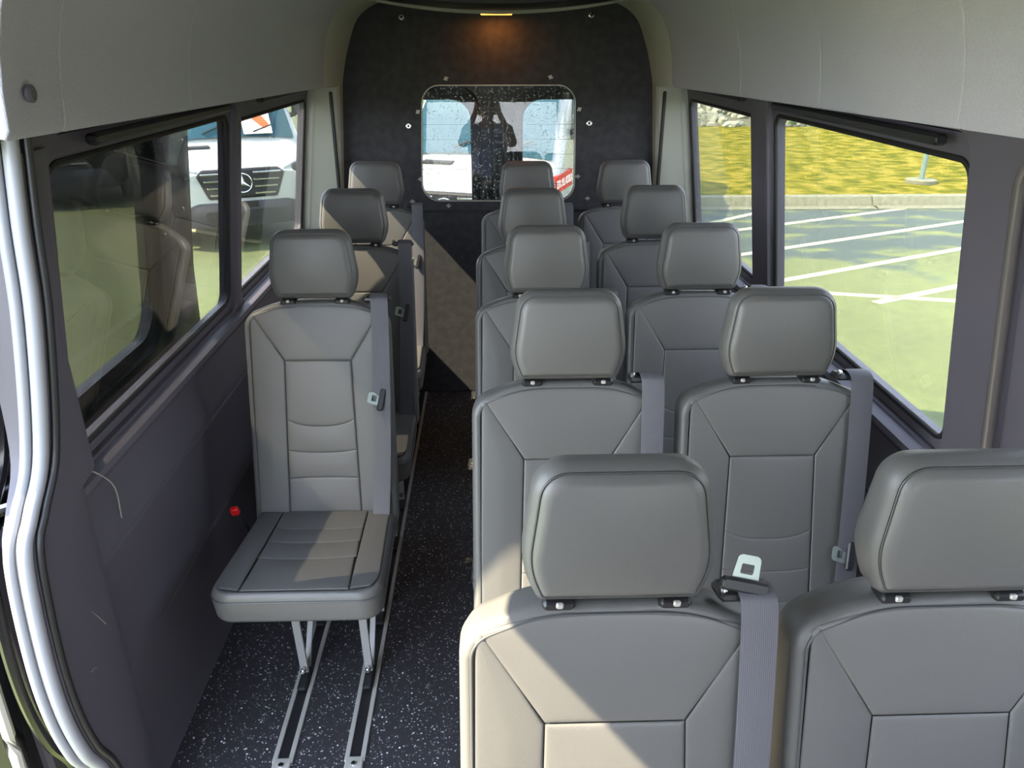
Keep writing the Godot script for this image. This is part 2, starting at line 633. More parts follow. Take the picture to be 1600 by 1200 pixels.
func build_walls():
	var cells := [
		[[-3.86, -2.675, 0.83, 1.62], [-3.84, -2.815, 0.875, 1.575], W2],
		[[-2.675, -1.42, 0.83, 1.62], [-2.66, -1.485, 0.875, 1.59], W1],
		[[-1.42, 0.12, 0.83, 1.62], [-1.325, -0.09, 0.85, 1.58], W0],
		[[0.12, 1.95, 0.83, 1.62], [0.36, 1.46, 0.875, 1.58], WC]]
	for sg in [-1.0, 1.0]:
		var left: bool = sg < 0
		var w := setting("wall_left" if left else "wall_right", "dark plastic side wall of the van cabin with window surrounds")
		for k in 4:
			if left and k == 2:
				continue
			if left and k == 0:
				surround(sg, cells[0][0], [-3.84, -2.70, 0.875, 1.575], W2L, w)
			else:
				surround(sg, cells[k][0], cells[k][1], cells[k][2], w)
		# lower wall: upper and lower trim boards, ledge under the glass, kick strip
		var spans := [[-3.86, -1.28], [0.10, 2.1]] if left else [[-3.86, 2.1]]
		for sp in spans:
			var zs := []
			for i in 13:
				zs.append(lerpf(sp[0], sp[1], i / 12.0))
			put(run_along([Vector2(0.945, 0.874), Vector2(0.925, 0.868), Vector2(0.921, 0.855), Vector2(0.929, 0.838), Vector2(0.945, 0.826), Vector2(0.985, 0.826), Vector2(0.985, 0.874)], zs, sg), "sill_ledge", M.plastic, w, Vector3.ZERO, 35.0)
			put(run_along([Vector2(0.948, 0.836), Vector2(0.944, 0.79), Vector2(0.936, 0.75), Vector2(0.924, 0.71), Vector2(0.918, 0.692), Vector2(0.920, 0.680), Vector2(0.985, 0.680), Vector2(0.985, 0.836)], zs, sg), "upper_trim_board", M.plastic, w, Vector3.ZERO, 35.0)
			put(run_along([Vector2(0.931, 0.680), Vector2(0.931, 0.675), Vector2(0.924, 0.664), Vector2(0.930, 0.56), Vector2(0.934, 0.46), Vector2(0.934, 0.36), Vector2(0.940, 0.350), Vector2(0.985, 0.350), Vector2(0.985, 0.680)], zs, sg), "middle_trim_board", M.plastic, w, Vector3.ZERO, 35.0)
			put(run_along([Vector2(0.942, 0.350), Vector2(0.934, 0.342), Vector2(0.934, 0.20), Vector2(0.925, 0.06), Vector2(0.912, 0.015), Vector2(0.908, 0.0), Vector2(0.985, 0.0), Vector2(0.985, 0.350)], zs, sg), "lower_trim_board", M.plastic, w, Vector3.ZERO, 35.0)
			# outer skin
			var o := Sh.new()
			o.box(Vector3(CX + sg * 0.988, -0.45, sp[0]), Vector3(CX + sg * 1.005, 0.88, sp[1]))
			put(o, "outer_skin", M.paint_dark, w)
		# soft fabric lining above the windows, in panels with stitched joints
		var sec := [Vector2(0.868, 1.590), Vector2(0.812, 1.566), Vector2(0.800, 1.564), Vector2(0.792, 1.578), Vector2(0.787, 1.64), Vector2(0.777, 1.71), Vector2(0.760, 1.78), Vector2(0.728, 1.85), Vector2(0.675, 1.905), Vector2(0.60, 1.935), Vector2(0.60, 1.955), Vector2(0.70, 1.955), Vector2(0.80, 1.87), Vector2(0.855, 1.76)]
		var joints := [-3.76, -2.72, -2.055, -1.435, -1.262] if left else [-3.76, -2.72, -2.06, -1.43, -0.70, 0.15]
		for k in joints.size() - 1:
			var a: float = joints[k]
			var b: float = joints[k + 1]
			var s := Sh.new()
			var rows := []
			for q in [[a + 0.0005, 0.004], [a + 0.002, 0.001], [a + 0.006, 0.0], [lerpf(a, b, 0.33), 0.0], [lerpf(a, b, 0.67), 0.0], [b - 0.006, 0.0], [b - 0.002, 0.001], [b - 0.0005, 0.004]]:
				var last_edge: bool = left and k == joints.size() - 2 and q[0] > b - 0.02
				var inset: float = q[1] * (4.0 if last_edge else 1.0)
				var row := PackedVector3Array()
				for p in sec:
					var up: float = 0.035 * (q[0] + 3.6) / 2.35 * clampf((1.80 - p.y) / 0.2, 0.0, 1.0)
					row.append(Vector3(CX + sg * (p.x + (inset if p.x < 0.83 and p.y < 1.90 else 0.0)), p.y + up + (inset * 0.6 if p.y < 1.6 else 0.0), q[0]))
				rows.append(row)
			s.loft_cut(rows, PackedVector2Array(sec))
			put(s, "fabric_panel", M.fabric, w, Vector3.ZERO, 50.0)
		# handle slots above the windows
		for zr in ([[-2.5, -1.62], [-3.55, -2.86]] if left else [[-2.52, -1.56], [-3.6, -2.86]]):
			var s := Sh.new()
			s.box(Vector3(CX + sg * 0.830, 1.552, zr[0]), Vector3(CX + sg * 0.858, 1.575, zr[1]), 0.006)
			put(s, "upper_trim_strip", M.plastic_dark, w)
		# rear pillar trim beside the bulkhead
		var rows2 := []
		for y in [0.0, 0.5, 0.9, 1.2, 1.45, 1.57]:
			var h := trim_half(y) - 0.008
			var hb: float = lerpf(0.84, 0.742, clampf(y / 1.57, 0, 1))
			var row := PackedVector3Array()
			for p in [Vector2(h + 0.05, -3.82), Vector2(h, -3.82), Vector2(h - 0.012, -3.828), Vector2(hb + 0.035, -3.84), Vector2(hb + 0.012, -3.845), Vector2(hb, -3.86), Vector2(hb, -3.96), Vector2(h + 0.05, -3.96)]:
				row.append(Vector3(CX + sg * p.x, y, p.y))
			rows2.append(row)
		var pil := Sh.new()
		pil.loft(rows2)
		put(pil, "rear_pillar_trim", M.plastic_light, w, Vector3.ZERO, 30.0)
		var slot := Sh.new()
		slot.box(Vector3(CX + sg * 0.775, 0.95, -3.855), Vector3(CX + sg * 0.79, 1.54, -3.832), 0.004)
		put(slot, "pillar_slot", M.black, w)
	window(1, -1.0, W1, "tinted side window behind which the open sliding door stands", M.window)
	window(2, -1.0, W2L, "tinted side window at the left rear showing the white van", M.window)
	window(3, 1.0, W1, "large tinted side window on the right showing lawn and parking bays", M.window)
	window(4, 1.0, W2, "narrow tinted side window at the right rear by the bulkhead", M.window)
	window(5, 1.0, W0, "tinted side window at the right edge beside the front seats", M.window)
	# ridge round the recess of the foremost right window
	var rim := PackedVector3Array()
	for p in rrect(-1.325, -0.09, 0.85, 1.58, 0.075, 8, 8):
		rim.append(wall_point(1.0, p.x, p.y, -0.003))
	rim.append(rim[0])
	rim.append(rim[1])
	var rs := Sh.new()
	rs.tube(rim, 0.012, 10, -1.0, Vector3(1, 0.1, 0))
	put(rs, "window_rim", M.plastic_gloss, get_node("wall_right"))
	build_door_pillar()

const SEAL := [Vector3(-0.80, 1.90, -1.40), Vector3(-0.80, 1.76, -1.395), Vector3(-0.797, 1.62, -1.372), Vector3(-0.805, 1.45, -1.347), Vector3(-0.815, 1.28, -1.330), Vector3(-0.850, 1.03, -1.305), Vector3(-0.862, 0.93, -1.245), Vector3(-0.868, 0.86, -1.205), Vector3(-0.873, 0.66, -1.185), Vector3(-0.873, 0.5, -1.185), Vector3(-0.873, 0.36, -1.21), Vector3(-0.873, 0.24, -1.255), Vector3(-0.873, 0.0, -1.28)]

func build_door_pillar():
	# the pillar behind the side door opening, and the rubber seal on its edge
	var w := get_node("wall_left")
	var path := smooth_path(SEAL, 6)
	var rows := []
	for p in path:
		var row := PackedVector3Array()
		var inx := -0.004
		var far := -1.48 if p.y > 0.9 else -1.42
		for q in [[p.z - 0.006, -0.05], [p.z - 0.006, 0.0], [p.z - 0.012, 0.010], [lerpf(p.z, far, 0.5), 0.014], [far + 0.03, 0.012], [far, 0.004], [far, -0.05]]:
			var x: float = CX - minf(trim_half(p.y), 0.915) if p.y < 1.57 else p.x - 0.08
			row.append(Vector3(x + q[1] + inx, p.y, q[0]))
		rows.append(row)
	var s := Sh.new()
	s.loft(rows)
	put(s, "door_pillar_trim", M.plastic, w, Vector3.ZERO, 40.0)
	var t := setting("trim_1", "grey rubber seal along the edge of the side door opening")
	for q in [[0.0, 0.004, 0.0135, "seal_bulb"], [-0.024, 0.012, 0.010, "seal_lip"], [0.017, -0.016, 0.008, "seal_inner_lip"]]:
		var pp := PackedVector3Array()
		for p in path:
			pp.append(p + Vector3(q[0], 0, q[1]))
		var r := Sh.new()
		r.tube(pp, q[2], 12, -1.0, Vector3.RIGHT)
		put(r, q[3], M.seal if q[2] > 0.009 else M.plastic_dark, t)
	# seam of the trim cover and scuff marks on it
	var seam := Sh.new()
	seam.tube(smooth_path([Vector3(-0.866, 0.904, -1.455), Vector3(-0.866, 0.872, -1.495), Vector3(-0.870, 0.801, -1.554), Vector3(-0.872, 0.717, -1.555)], 4), 0.0016, 6, -1.0, Vector3.RIGHT)
	put(seam, "cover_seam", M.plastic_light, w)
	for q in [[Vector3(-0.8515, 0.642, -1.318), Vector3(-0.8515, 0.572, -1.359)], [Vector3(-0.8515, 0.523, -1.267), Vector3(-0.8515, 0.513, -1.292)]]:
		var mark := Sh.new()
		mark.tube(PackedVector3Array([q[0], q[0].lerp(q[1], 0.5) + Vector3(0, 0.003, 0), q[1]]), 0.0012, 5, -1.0, Vector3.RIGHT)
		put(mark, "scuff_mark", M.plastic_light, w)
	# step edge strips outside the seal
	var out := Sh.new()
	var op := PackedVector3Array()
	for p in path:
		if p.y < 1.6:
			op.append(p + Vector3(-0.085, 0, -0.02))
	out.tube(op, 0.012, 8, -1.0, Vector3.RIGHT)
	put(out, "outer_opening_edge", M.paint_dark, t)

func build_roof():
	var c := setting("ceiling", "dark fabric ceiling of the van cabin")
	var s := Sh.new()
	s.box(Vector3(CX - 0.64, 1.937, -4.38), Vector3(CX + 0.64, 1.965, 1.62))
	put(s, "roof_lining", M.fabric, c)
	var o := Sh.new()
	o.box(Vector3(CX - 0.75, 1.967, -4.40), Vector3(CX + 0.75, 1.985, 1.7))
	put(o, "roof_skin", M.paint_dark, c)
	for sg in [-1.0, 1.0]:
		# upper body side behind the lining, also over the door opening
		var u := Sh.new()
		u.loft([-4.38, 1.6].map(func(z): return PackedVector3Array([Vector3(CX + sg * 0.87, 1.58, z), Vector3(CX + sg * 0.86, 1.80, z), Vector3(CX + sg * 0.70, 1.967, z), Vector3(CX + sg * 0.75, 1.985, z), Vector3(CX + sg * 0.87, 1.93, z), Vector3(CX + sg * 0.91, 1.58, z)])) if sg > 0 else [-4.38, -1.30].map(func(z): return PackedVector3Array([Vector3(CX + sg * 0.87, 1.58, z), Vector3(CX + sg * 0.86, 1.80, z), Vector3(CX + sg * 0.70, 1.967, z), Vector3(CX + sg * 0.75, 1.985, z), Vector3(CX + sg * 0.87, 1.93, z), Vector3(CX + sg * 0.91, 1.58, z)])))
		put(u, "upper_body_side", M.paint_dark, c)
	var hd := Sh.new()
	hd.box(Vector3(CX - 0.755, 1.835, -1.32), Vector3(CX - 0.60, 1.966, 1.6), 0.01)
	put(hd, "door_header", M.plastic, c)
	# arch that covers the joint between lining and bulkhead
	var outer := [Vector2(0.800, 1.56), Vector2(0.792, 1.66), Vector2(0.775, 1.76), Vector2(0.735, 1.86), Vector2(0.672, 1.915), Vector2(0.60, 1.94), Vector2(0.3, 1.945), Vector2(0.0, 1.945)]
	var inner := [Vector2(0.742, 1.56), Vector2(0.722, 1.66), Vector2(0.692, 1.76), Vector2(0.65, 1.85), Vector2(0.58, 1.905), Vector2(0.50, 1.925), Vector2(0.3, 1.93), Vector2(0.0, 1.93)]
	var arch := setting("trim_2", "grey curved arch trim round the top of the bulkhead")
	var rows := [PackedVector3Array(), PackedVector3Array(), PackedVector3Array(), PackedVector3Array(), PackedVector3Array()]
	var op := smooth2(outer)
	var ip := smooth2(inner)
	for sg in [-1.0, 1.0]:
		var n := op.size()
		for j in n:
			var i := j if sg < 0 else n - 1 - j
			if sg > 0 and j == 0:
				continue
			var a: Vector2 = op[i]
			var b: Vector2 = ip[i]
			rows[0].append(Vector3(CX + sg * (a.x + 0.01), a.y + 0.008, -3.745))
			rows[1].append(Vector3(CX + sg * a.x, a.y, -3.738))
			rows[2].append(Vector3(CX + sg * lerpf(a.x, b.x, 0.45), lerpf(a.y, b.y, 0.45), -3.765))
			rows[3].append(Vector3(CX + sg * lerpf(a.x, b.x, 0.9), lerpf(a.y, b.y, 0.9), -3.85))
			rows[4].append(Vector3(CX + sg * b.x, b.y, -3.99))
	var s2 := Sh.new()
	s2.grid(rows)
	put(s2, "arch_cover", M.plastic_light, arch, Vector3(0, 0, 1), 60.0)
	# overhead box with the lamp, between ceiling and bulkhead
	var box := setting("trim_3", "dark overhead cover under the ceiling above the bulkhead")
	var rr := []
	for i in 25:
		var u := i / 12.0 - 1.0
		var x := CX + u * 0.60
		var yb := 1.878 + 0.055 * u * u
		rr.append(PackedVector3Array([Vector3(x, 1.945, -3.60), Vector3(x, yb + 0.02, -3.60), Vector3(x, yb + 0.004, -3.615), Vector3(x, yb, -3.64), Vector3(x, yb - 0.004, -3.90), Vector3(x, yb + 0.01, -3.945), Vector3(x, 1.945, -3.945)]))
	var s3 := Sh.new()
	s3.loft(rr)
	put(s3, "cover_shell", M.plastic_dark, box)
	var lip := Sh.new()
	var lp := PackedVector3Array()
	for i in 25:
		var u := i / 12.0 - 1.0
		lp.append(Vector3(CX + u * 0.57, 1.874 + 0.055 * u * u, -3.74))
	lip.tube(lp, 0.006, 8, 0.012)
	put(lip, "cover_lip", M.plastic_light, box)

func smooth2(pts: Array) -> Array:
	var out := []
	var n := pts.size()
	for i in n - 1:
		for k in 5:
			out.append(pts[i].cubic_interpolate(pts[i + 1], pts[maxi(i - 1, 0)], pts[mini(i + 2, n - 1)], k / 5.0))
	out.append(pts[n - 1])
	return out

func bulk_z(y: float) -> float:
	return -3.85 - LEAN * y

func cross_ray(c: Vector2, d: Vector2, poly: PackedVector2Array) -> Vector2:
	var best := c + d
	for i in poly.size():
		var h = Geometry2D.segment_intersects_segment(c, c + d * 5.0, poly[i], poly[(i + 1) % poly.size()])
		if h != null:
			best = h
	return best

func build_bulkhead():
	var w := setting("wall_back", "black felt bulkhead panel with a window and bolts")
	var c := Vector2(0.052, 1.29)
	var outer := PackedVector2Array()
	var side := [Vector2(0.80, 0.975), Vector2(0.77, 1.3), Vector2(0.745, 1.56), Vector2(0.722, 1.66), Vector2(0.695, 1.76), Vector2(0.655, 1.85), Vector2(0.585, 1.91), Vector2(0.50, 1.935)]
	for p in side:
		outer.append(Vector2(CX + p.x + 0.02, p.y))
	for i in side.size():
		var p: Vector2 = side[side.size() - 1 - i]
		outer.append(Vector2(CX - p.x - 0.02, p.y))
	var hole := rounded([Vector2(-0.332, 1.022), Vector2(0.434, 1.018), Vector2(0.426, 1.562), Vector2(-0.312, 1.562)], [0.085], 10)
	var n := 200
	var front := []
	for k in n:
		var d := Vector2(cos(TAU * k / n), sin(TAU * k / n))
		front.append([cross_ray(c, d, outer), cross_ray(c, d, hole)])
	var rows := []
	for q in [[0, -0.02], [0, 0.0], [1, 0.0], [2, -0.004], [2, -0.02], [0, -0.02]]:
		var row := PackedVector3Array()
		for f in front:
			var p: Vector2 = f[0] if q[0] == 0 else f[1]
			if q[0] == 2:
				p += (c - p).normalized() * 0.003
			row.append(Vector3(p.x, p.y, bulk_z(p.y) + q[1]))
		rows.append(row)
	var s := Sh.new()
	s.grid(rows, true)
	put(s, "upper_panel", M.felt, w)
	var low := Sh.new()
	low.slab(PackedVector2Array([Vector2(CX - 0.90, 0.002), Vector2(CX + 0.90, 0.002), Vector2(CX + 0.85, 0.968), Vector2(CX - 0.85, 0.968)]), [[0, -0.02], [0, -0.003], [0.003, 0.0]], true)
	low.map(func(p): return Vector3(p.x, p.y, p.z + bulk_z(p.y)))
	put(low, "lower_panel", M.felt, w)
	var strip := Sh.new()
	strip.box(Vector3(CX - 0.82, 0.966, bulk_z(0.97) - 0.002), Vector3(CX + 0.82, 0.975, bulk_z(0.97) + 0.004), 0.001)
	put(strip, "joint_strip", M.plastic_dark, w)
	# clear window with a bright cut edge
	var pw := setting("window_6", "clear plastic window in the black bulkhead showing the rear doors and a white van")
	var pane := Sh.new()
	pane.slab(hole, [[0.003, -0.016], [0.0, -0.014], [0.0, -0.008], [0.003, -0.006]])
	pane.map(func(p): return Vector3(p.x, p.y, p.z + bulk_z(p.y)))
	put(pane, "pane", M.plexi, pw)
	var film := Sh.new()
	film.slab(inset(hole, 0.004), [[0.0, -0.0055], [0.0, -0.0045]])
	film.map(func(p): return Vector3(p.x, p.y, p.z + bulk_z(p.y)))
	put(film, "scratches", M.scratched, pw)
	var ring := PackedVector3Array()
	for p in hole:
		ring.append(Vector3(p.x, p.y, bulk_z(p.y) + 0.0))
	ring.append(ring[0])
	ring.append(ring[1])
	var e := Sh.new()
	e.tube(ring, 0.0028, 6, -1.0, Vector3(0, 0.06, 1))
	put(e, "pane_edge", M.alu, pw)
	# washers and clips
	for q in [[-0.393, 1.858], [0.493, 1.868], [-0.383, 1.378], [0.498, 1.388]]:
		var at := Transform3D(Basis(Vector3.RIGHT, PI / 2 - LEAN), Vector3(q[0], q[1], bulk_z(q[1])))
		var b := Sh.new()
		b.lathe([Vector2(0.0135, -0.002), Vector2(0.0135, 0.002), Vector2(0.010, 0.003)], 16)
		b.xf(at)
		var wsh := put(b, "washer", M.chrome, w)
		var h := Sh.new()
		h.lathe([Vector2(0.006, 0.0), Vector2(0.006, 0.006), Vector2(0.003, 0.008)], 8)
		h.xf(at)
		put(h, "bolt", M.black, wsh)
	for q in [[-0.195, 1.592, 0.4], [0.305, 1.598, -0.3], [-0.335, 1.443, 0.7], [0.447, 1.453, 0.6], [-0.335, 1.128, 0.1], [0.448, 1.138, 0.0], [-0.38, 1.02, 0.0], [0.50, 1.03, 0.0], [-0.2, 0.998, 0.0], [-0.345, 0.955, 0.0]]:
		var b := Sh.new()
		b.box(Vector3(-0.012, -0.004, 0.0), Vector3(0.012, 0.004, 0.004), 0.001)
		b.box(Vector3(-0.004, -0.010, 0.0), Vector3(0.004, 0.010, 0.005), 0.001)
		b.xf(Transform3D(Basis(Vector3.BACK, q[2]), Vector3(q[0], q[1], bulk_z(q[1]) + 0.001)))
		put(b, "clip", M.alu, w)

func build_rear():
	# luggage space behind the bulkhead and the two rear doors
	for sg in [-1.0, 1.0]:
		var s := Sh.new()
		s.loft([-4.37, -3.97].map(func(z): return PackedVector3Array([Vector3(CX + sg * 0.90, 0, z), Vector3(CX + sg * 0.88, 0.9, z), Vector3(CX + sg * 0.79, 1.6, z), Vector3(CX + sg * 0.65, 1.94, z), Vector3(CX + sg * 0.90, 1.94, z), Vector3(CX + sg * 0.96, 0.9, z), Vector3(CX + sg * 0.96, -0.4, z)])))
		put(s, "luggage_side_panel", M.black, get_node("wall_left" if sg < 0 else "wall_right"))
		var left: bool = sg < 0
		var d := setting("door_%d" % (2 if left else 3), "black inner side of the %s rear door with a rounded window" % ("left" if left else "right"))
		var x0 := CX - 0.90 if left else CX + 0.001
		var x1 := CX - 0.001 if left else CX + 0.90
		var wx0 := -0.62 if left else 0.19
		var wx1 := -0.09 if left else 0.72
		var rows := []
		var o := rrect(x0, x1, 0.0, 1.93, 0.004, 6, 5)
		var rc := rrect(wx0 - 0.055, wx1 + 0.055, 0.72, 1.56, 0.15, 6, 5)
		var rc2 := rrect(wx0 - 0.042, wx1 + 0.042, 0.735, 1.545, 0.14, 6, 5)
		var wi := rrect(wx0, wx1, 0.80, 1.475, 0.10, 6, 5)
		for q in [[o, -0.05], [o, 0.0], [rc, 0.0], [rc2, -0.015], [wi, -0.02], [wi, -0.05], [o, -0.05]]:
			var row := PackedVector3Array()
			for p in q[0]:
				row.append(Vector3(p.x, p.y, -4.30 + q[1]))
			rows.append(row)
		var f := Sh.new()
		f.grid(rows, true)
		put(f, "door_frame", M.plastic_dark, d)
		var g := Sh.new()
		g.slab(wi, [[0.0, -4.347], [0.0, -4.342]])
		put(g, "pane", M.rear_window, d)
		for k in 7:
			var hw := Sh.new()
			var hy := 0.88 + k * 0.078
			hw.box(Vector3(wx0 + 0.02, hy, -4.3415), Vector3(wx1 - 0.02, hy + 0.0015, -4.3405))
			put(hw, "heater_wire", M.bumper, d)
		var hl := Sh.new()
		hl.box(Vector3((wx0 + wx1) / 2 - 0.05, 1.500, -4.312), Vector3((wx0 + wx1) / 2 + 0.05, 1.522, -4.295), 0.006)
		put(hl, "label_plate", M.bumper, d)

	var cs := Sh.new()
	cs.box(Vector3(CX - 0.03, 0.0, -4.306), Vector3(CX + 0.03, 1.93, -4.292), 0.003)
	put(cs, "overlap_strip", M.plastic_dark, get_node("door_2"))

func build_front():
	# cab in front of the camera's back: pillar, dashboard wall, windscreen
	var w := get_node("wall_left")
	var p := Sh.new()
	p.box(Vector3(CX - 0.98, 0.0, 0.0), Vector3(CX - 0.80, 1.93, 0.14), 0.02)
	put(p, "front_door_pillar", M.plastic, w)
	var f := setting("wall_front", "dashboard wall and windscreen frame of the cab")
	var d := Sh.new()
	d.box(Vector3(CX - 0.95, -0.3, 2.1), Vector3(CX + 0.95, 0.92, 2.3), 0.02)
	put(d, "dashboard_wall", M.plastic, f)
	var h := Sh.new()
	h.box(Vector3(CX - 0.86, 1.84, 1.55), Vector3(CX + 0.86, 1.97, 1.68), 0.02)
	put(h, "header", M.plastic, f)
	for sg in [-1.0, 1.0]:
		var a := Sh.new()
		a.tube(PackedVector3Array([Vector3(CX + sg * 0.90, 0.9, 2.12), Vector3(CX + sg * 0.80, 1.88, 1.60)]), 0.05, 10)
		put(a, "windscreen_pillar", M.plastic, f)
	window(7, -1.0, WC, "side window of the cab door on the left", M.clear)
	window(8, 1.0, WC, "side window of the cab door on the right", M.clear)
	var ws := setting("window_9", "windscreen of the cab")
	var g := Sh.new()
	g.box(Vector3(CX - 0.86, -0.5, -0.003), Vector3(CX + 0.86, 0.55, 0.003))
	g.xf(Transform3D(Basis(Vector3.RIGHT, -0.49), Vector3(0, 1.38, 1.86)))
	put(g, "pane", M.clear, ws)

func build_sliding_door():
	var d := setting("door_1", "dark sliding side door pushed open along the outside of the left wall")
	var x := -1.035
	var gl := [-2.30, -1.33, 0.915, 1.50]
	var rows := []
	var o := rrect(-2.63, -1.22, -0.15, 1.86, 0.06)
	var o2 := rrect(-2.62, -1.23, -0.14, 1.85, 0.055)
	var rc := rrect(gl[0] - 0.05, gl[1] + 0.03, gl[2] - 0.04, gl[3] + 0.05, 0.12)
	var wi := rrect(gl[0], gl[1], gl[2], gl[3], 0.10)
	for q in [[o, -0.05], [o, -0.01], [o2, 0.0], [rc, 0.0], [rc, -0.012], [wi, -0.016], [wi, -0.05], [o, -0.05]]:
		var row := PackedVector3Array()
		for p in q[0]:
			row.append(Vector3(x + q[1] + 0.12 * clampf(p.y - 0.9, 0, 1), p.y, p.x))
		rows.append(row)
	var s := Sh.new()
	s.grid(rows, true)
	put(s, "door_frame", M.paint_dark, d)
	var g := Sh.new()
	var gr := []
	for k in [-0.026, -0.022]:
		var row := PackedVector3Array()
		for p in wi:
			row.append(Vector3(x + k + 0.12 * clampf(p.y - 0.9, 0, 1), p.y, p.x))
		gr.append(row)
	g.loft(gr)
	put(g, "pane", M.door_window, d)
	# inner lining below the glass, latch and screws
	var lp := Sh.new()
	lp.slab(rounded([Vector2(-2.58, 0.02), Vector2(-1.29, 0.02), Vector2(-1.29, 0.80), Vector2(-2.58, 0.82)], [0.08]), [[0.0, 0.0], [0.0, 0.012], [0.01, 0.02]])
	lp.xf(Transform3D(Basis(Vector3(0, 0, 1), Vector3(0, 1, 0), Vector3(1, 0, 0)), Vector3(x, 0, 0)))
	put(lp, "door_lining", M.plastic, d)
	var la := Sh.new()
	la.tube(smooth_path([Vector3(x + 0.01, 0.86, -1.36), Vector3(x + 0.045, 0.855, -1.40), Vector3(x + 0.05, 0.845, -1.45), Vector3(x + 0.02, 0.835, -1.50)]), 0.013, 8)
	put(la, "latch_handle", M.chrome, d)
	for q in [[-2.56, 1.46], [-2.38, 1.20], [-2.46, 1.02], [-2.38, 0.95], [-2.54, 1.25]]:
		var b := Sh.new()
		b.lathe([Vector2(0.008, 0.0), Vector2(0.008, 0.004), Vector2(0.004, 0.006)], 8)
		b.xf(Transform3D(Basis(Vector3.BACK, -PI / 2), Vector3(x + 0.12 * maxf(0, q[1] - 0.9), q[1], q[0])))
		put(b, "screw", M.chrome, d)
	var ed := Sh.new()
	ed.tube(smooth_path([Vector3(x + 0.02, 0.86, -1.23), Vector3(x + 0.01, 0.5, -1.22), Vector3(x + 0.0, 0.2, -1.23), Vector3(x + 0.0, -0.1, -1.26)]), 0.012, 8)
	put(ed, "door_edge_strip", M.alu, d)

# ---------------------------------------------------------------- seats

const REC := 0.227         # recline of the backrest

func on_back(p: Vector3) -> Vector3:
	# p: across, up along the backrest, out of its face
	return Vector3(p.x * 1.02, 0.42 + p.y * cos(REC) + p.z * sin(REC), 0.150 - p.y * sin(REC) + p.z * cos(REC))

func on_cushion(p: Vector3) -> Vector3:
	# p: across, forward from the backrest, up from the cushion's top
	return Vector3(p.x * (1.02 + 0.05 * p.y), 0.432 + p.y * 0.085 + p.z, 0.150 + p.y)

func along(c: Array, t: float) -> Vector2:
	if c.size() == 2:
		return c[0].lerp(c[1], t)
	var lens := [0.0]
	for i in c.size() - 1:
		lens.append(lens[i] + c[i].distance_to(c[i + 1]))
	var d: float = t * lens[-1]
	for i in c.size() - 1:
		if d <= lens[i + 1] or i == c.size() - 2:
			return c[i].lerp(c[i + 1], clampf((d - lens[i]) / maxf(1e-6, lens[i + 1] - lens[i]), 0, 1))
	return c[-1]

func padded(L: Array, R: Array, f: Callable, puff := 0.010, top_bow := 0.0, low_bow := 0.0, edge := 0.0011) -> Sh:
	# upholstered panel between two edges, sunk at its seams
	var ts: Array[float] = [0.0, 0.008, 0.02, 0.045, 0.09, 0.16, 0.25, 0.34, 0.42, 0.5, 0.58, 0.66, 0.75, 0.84, 0.91, 0.955, 0.98, 0.992, 1.0]
	var high := 0.0
	for i in 5:
		high = maxf(high, along(L, i / 4.0).distance_to(along(R, i / 4.0)))
	var tall := along(L, 0).lerp(along(R, 0), 0.5).distance_to(along(L, 1).lerp(along(R, 1), 0.5))
	var rows := []
	for t in ts:
		var a := along(L, t)
		var b := along(R, t)
		var wide := a.distance_to(b)
		var row := PackedVector3Array()
		for q in ts:
			var p := a.lerp(b, q)
			var bow := 1.0 - absf(2.0 * q - 1.0) ** 2.8
			p.y += bow * (top_bow * (1.0 - t) + low_bow * t)
			var ds: float = minf(q, 1.0 - q) * maxf(wide, 0.0001)
			var dt: float = minf(t, 1.0 - t) * tall
			var e := minf(ds, dt)
			var soft := 1.0 / (1.0 / (ds + 1e-5) + 1.0 / (dt + 1e-5))
			row.append(f.call(Vector3(p.x, p.y, -0.0014 + edge * 2.0 * (1.0 - exp(-e / 0.0014)) + puff * 0.55 * (1.0 - exp(-soft / 0.05)))))
		rows.append(row)
	var s := Sh.new()
	s.grid(rows)
	return s

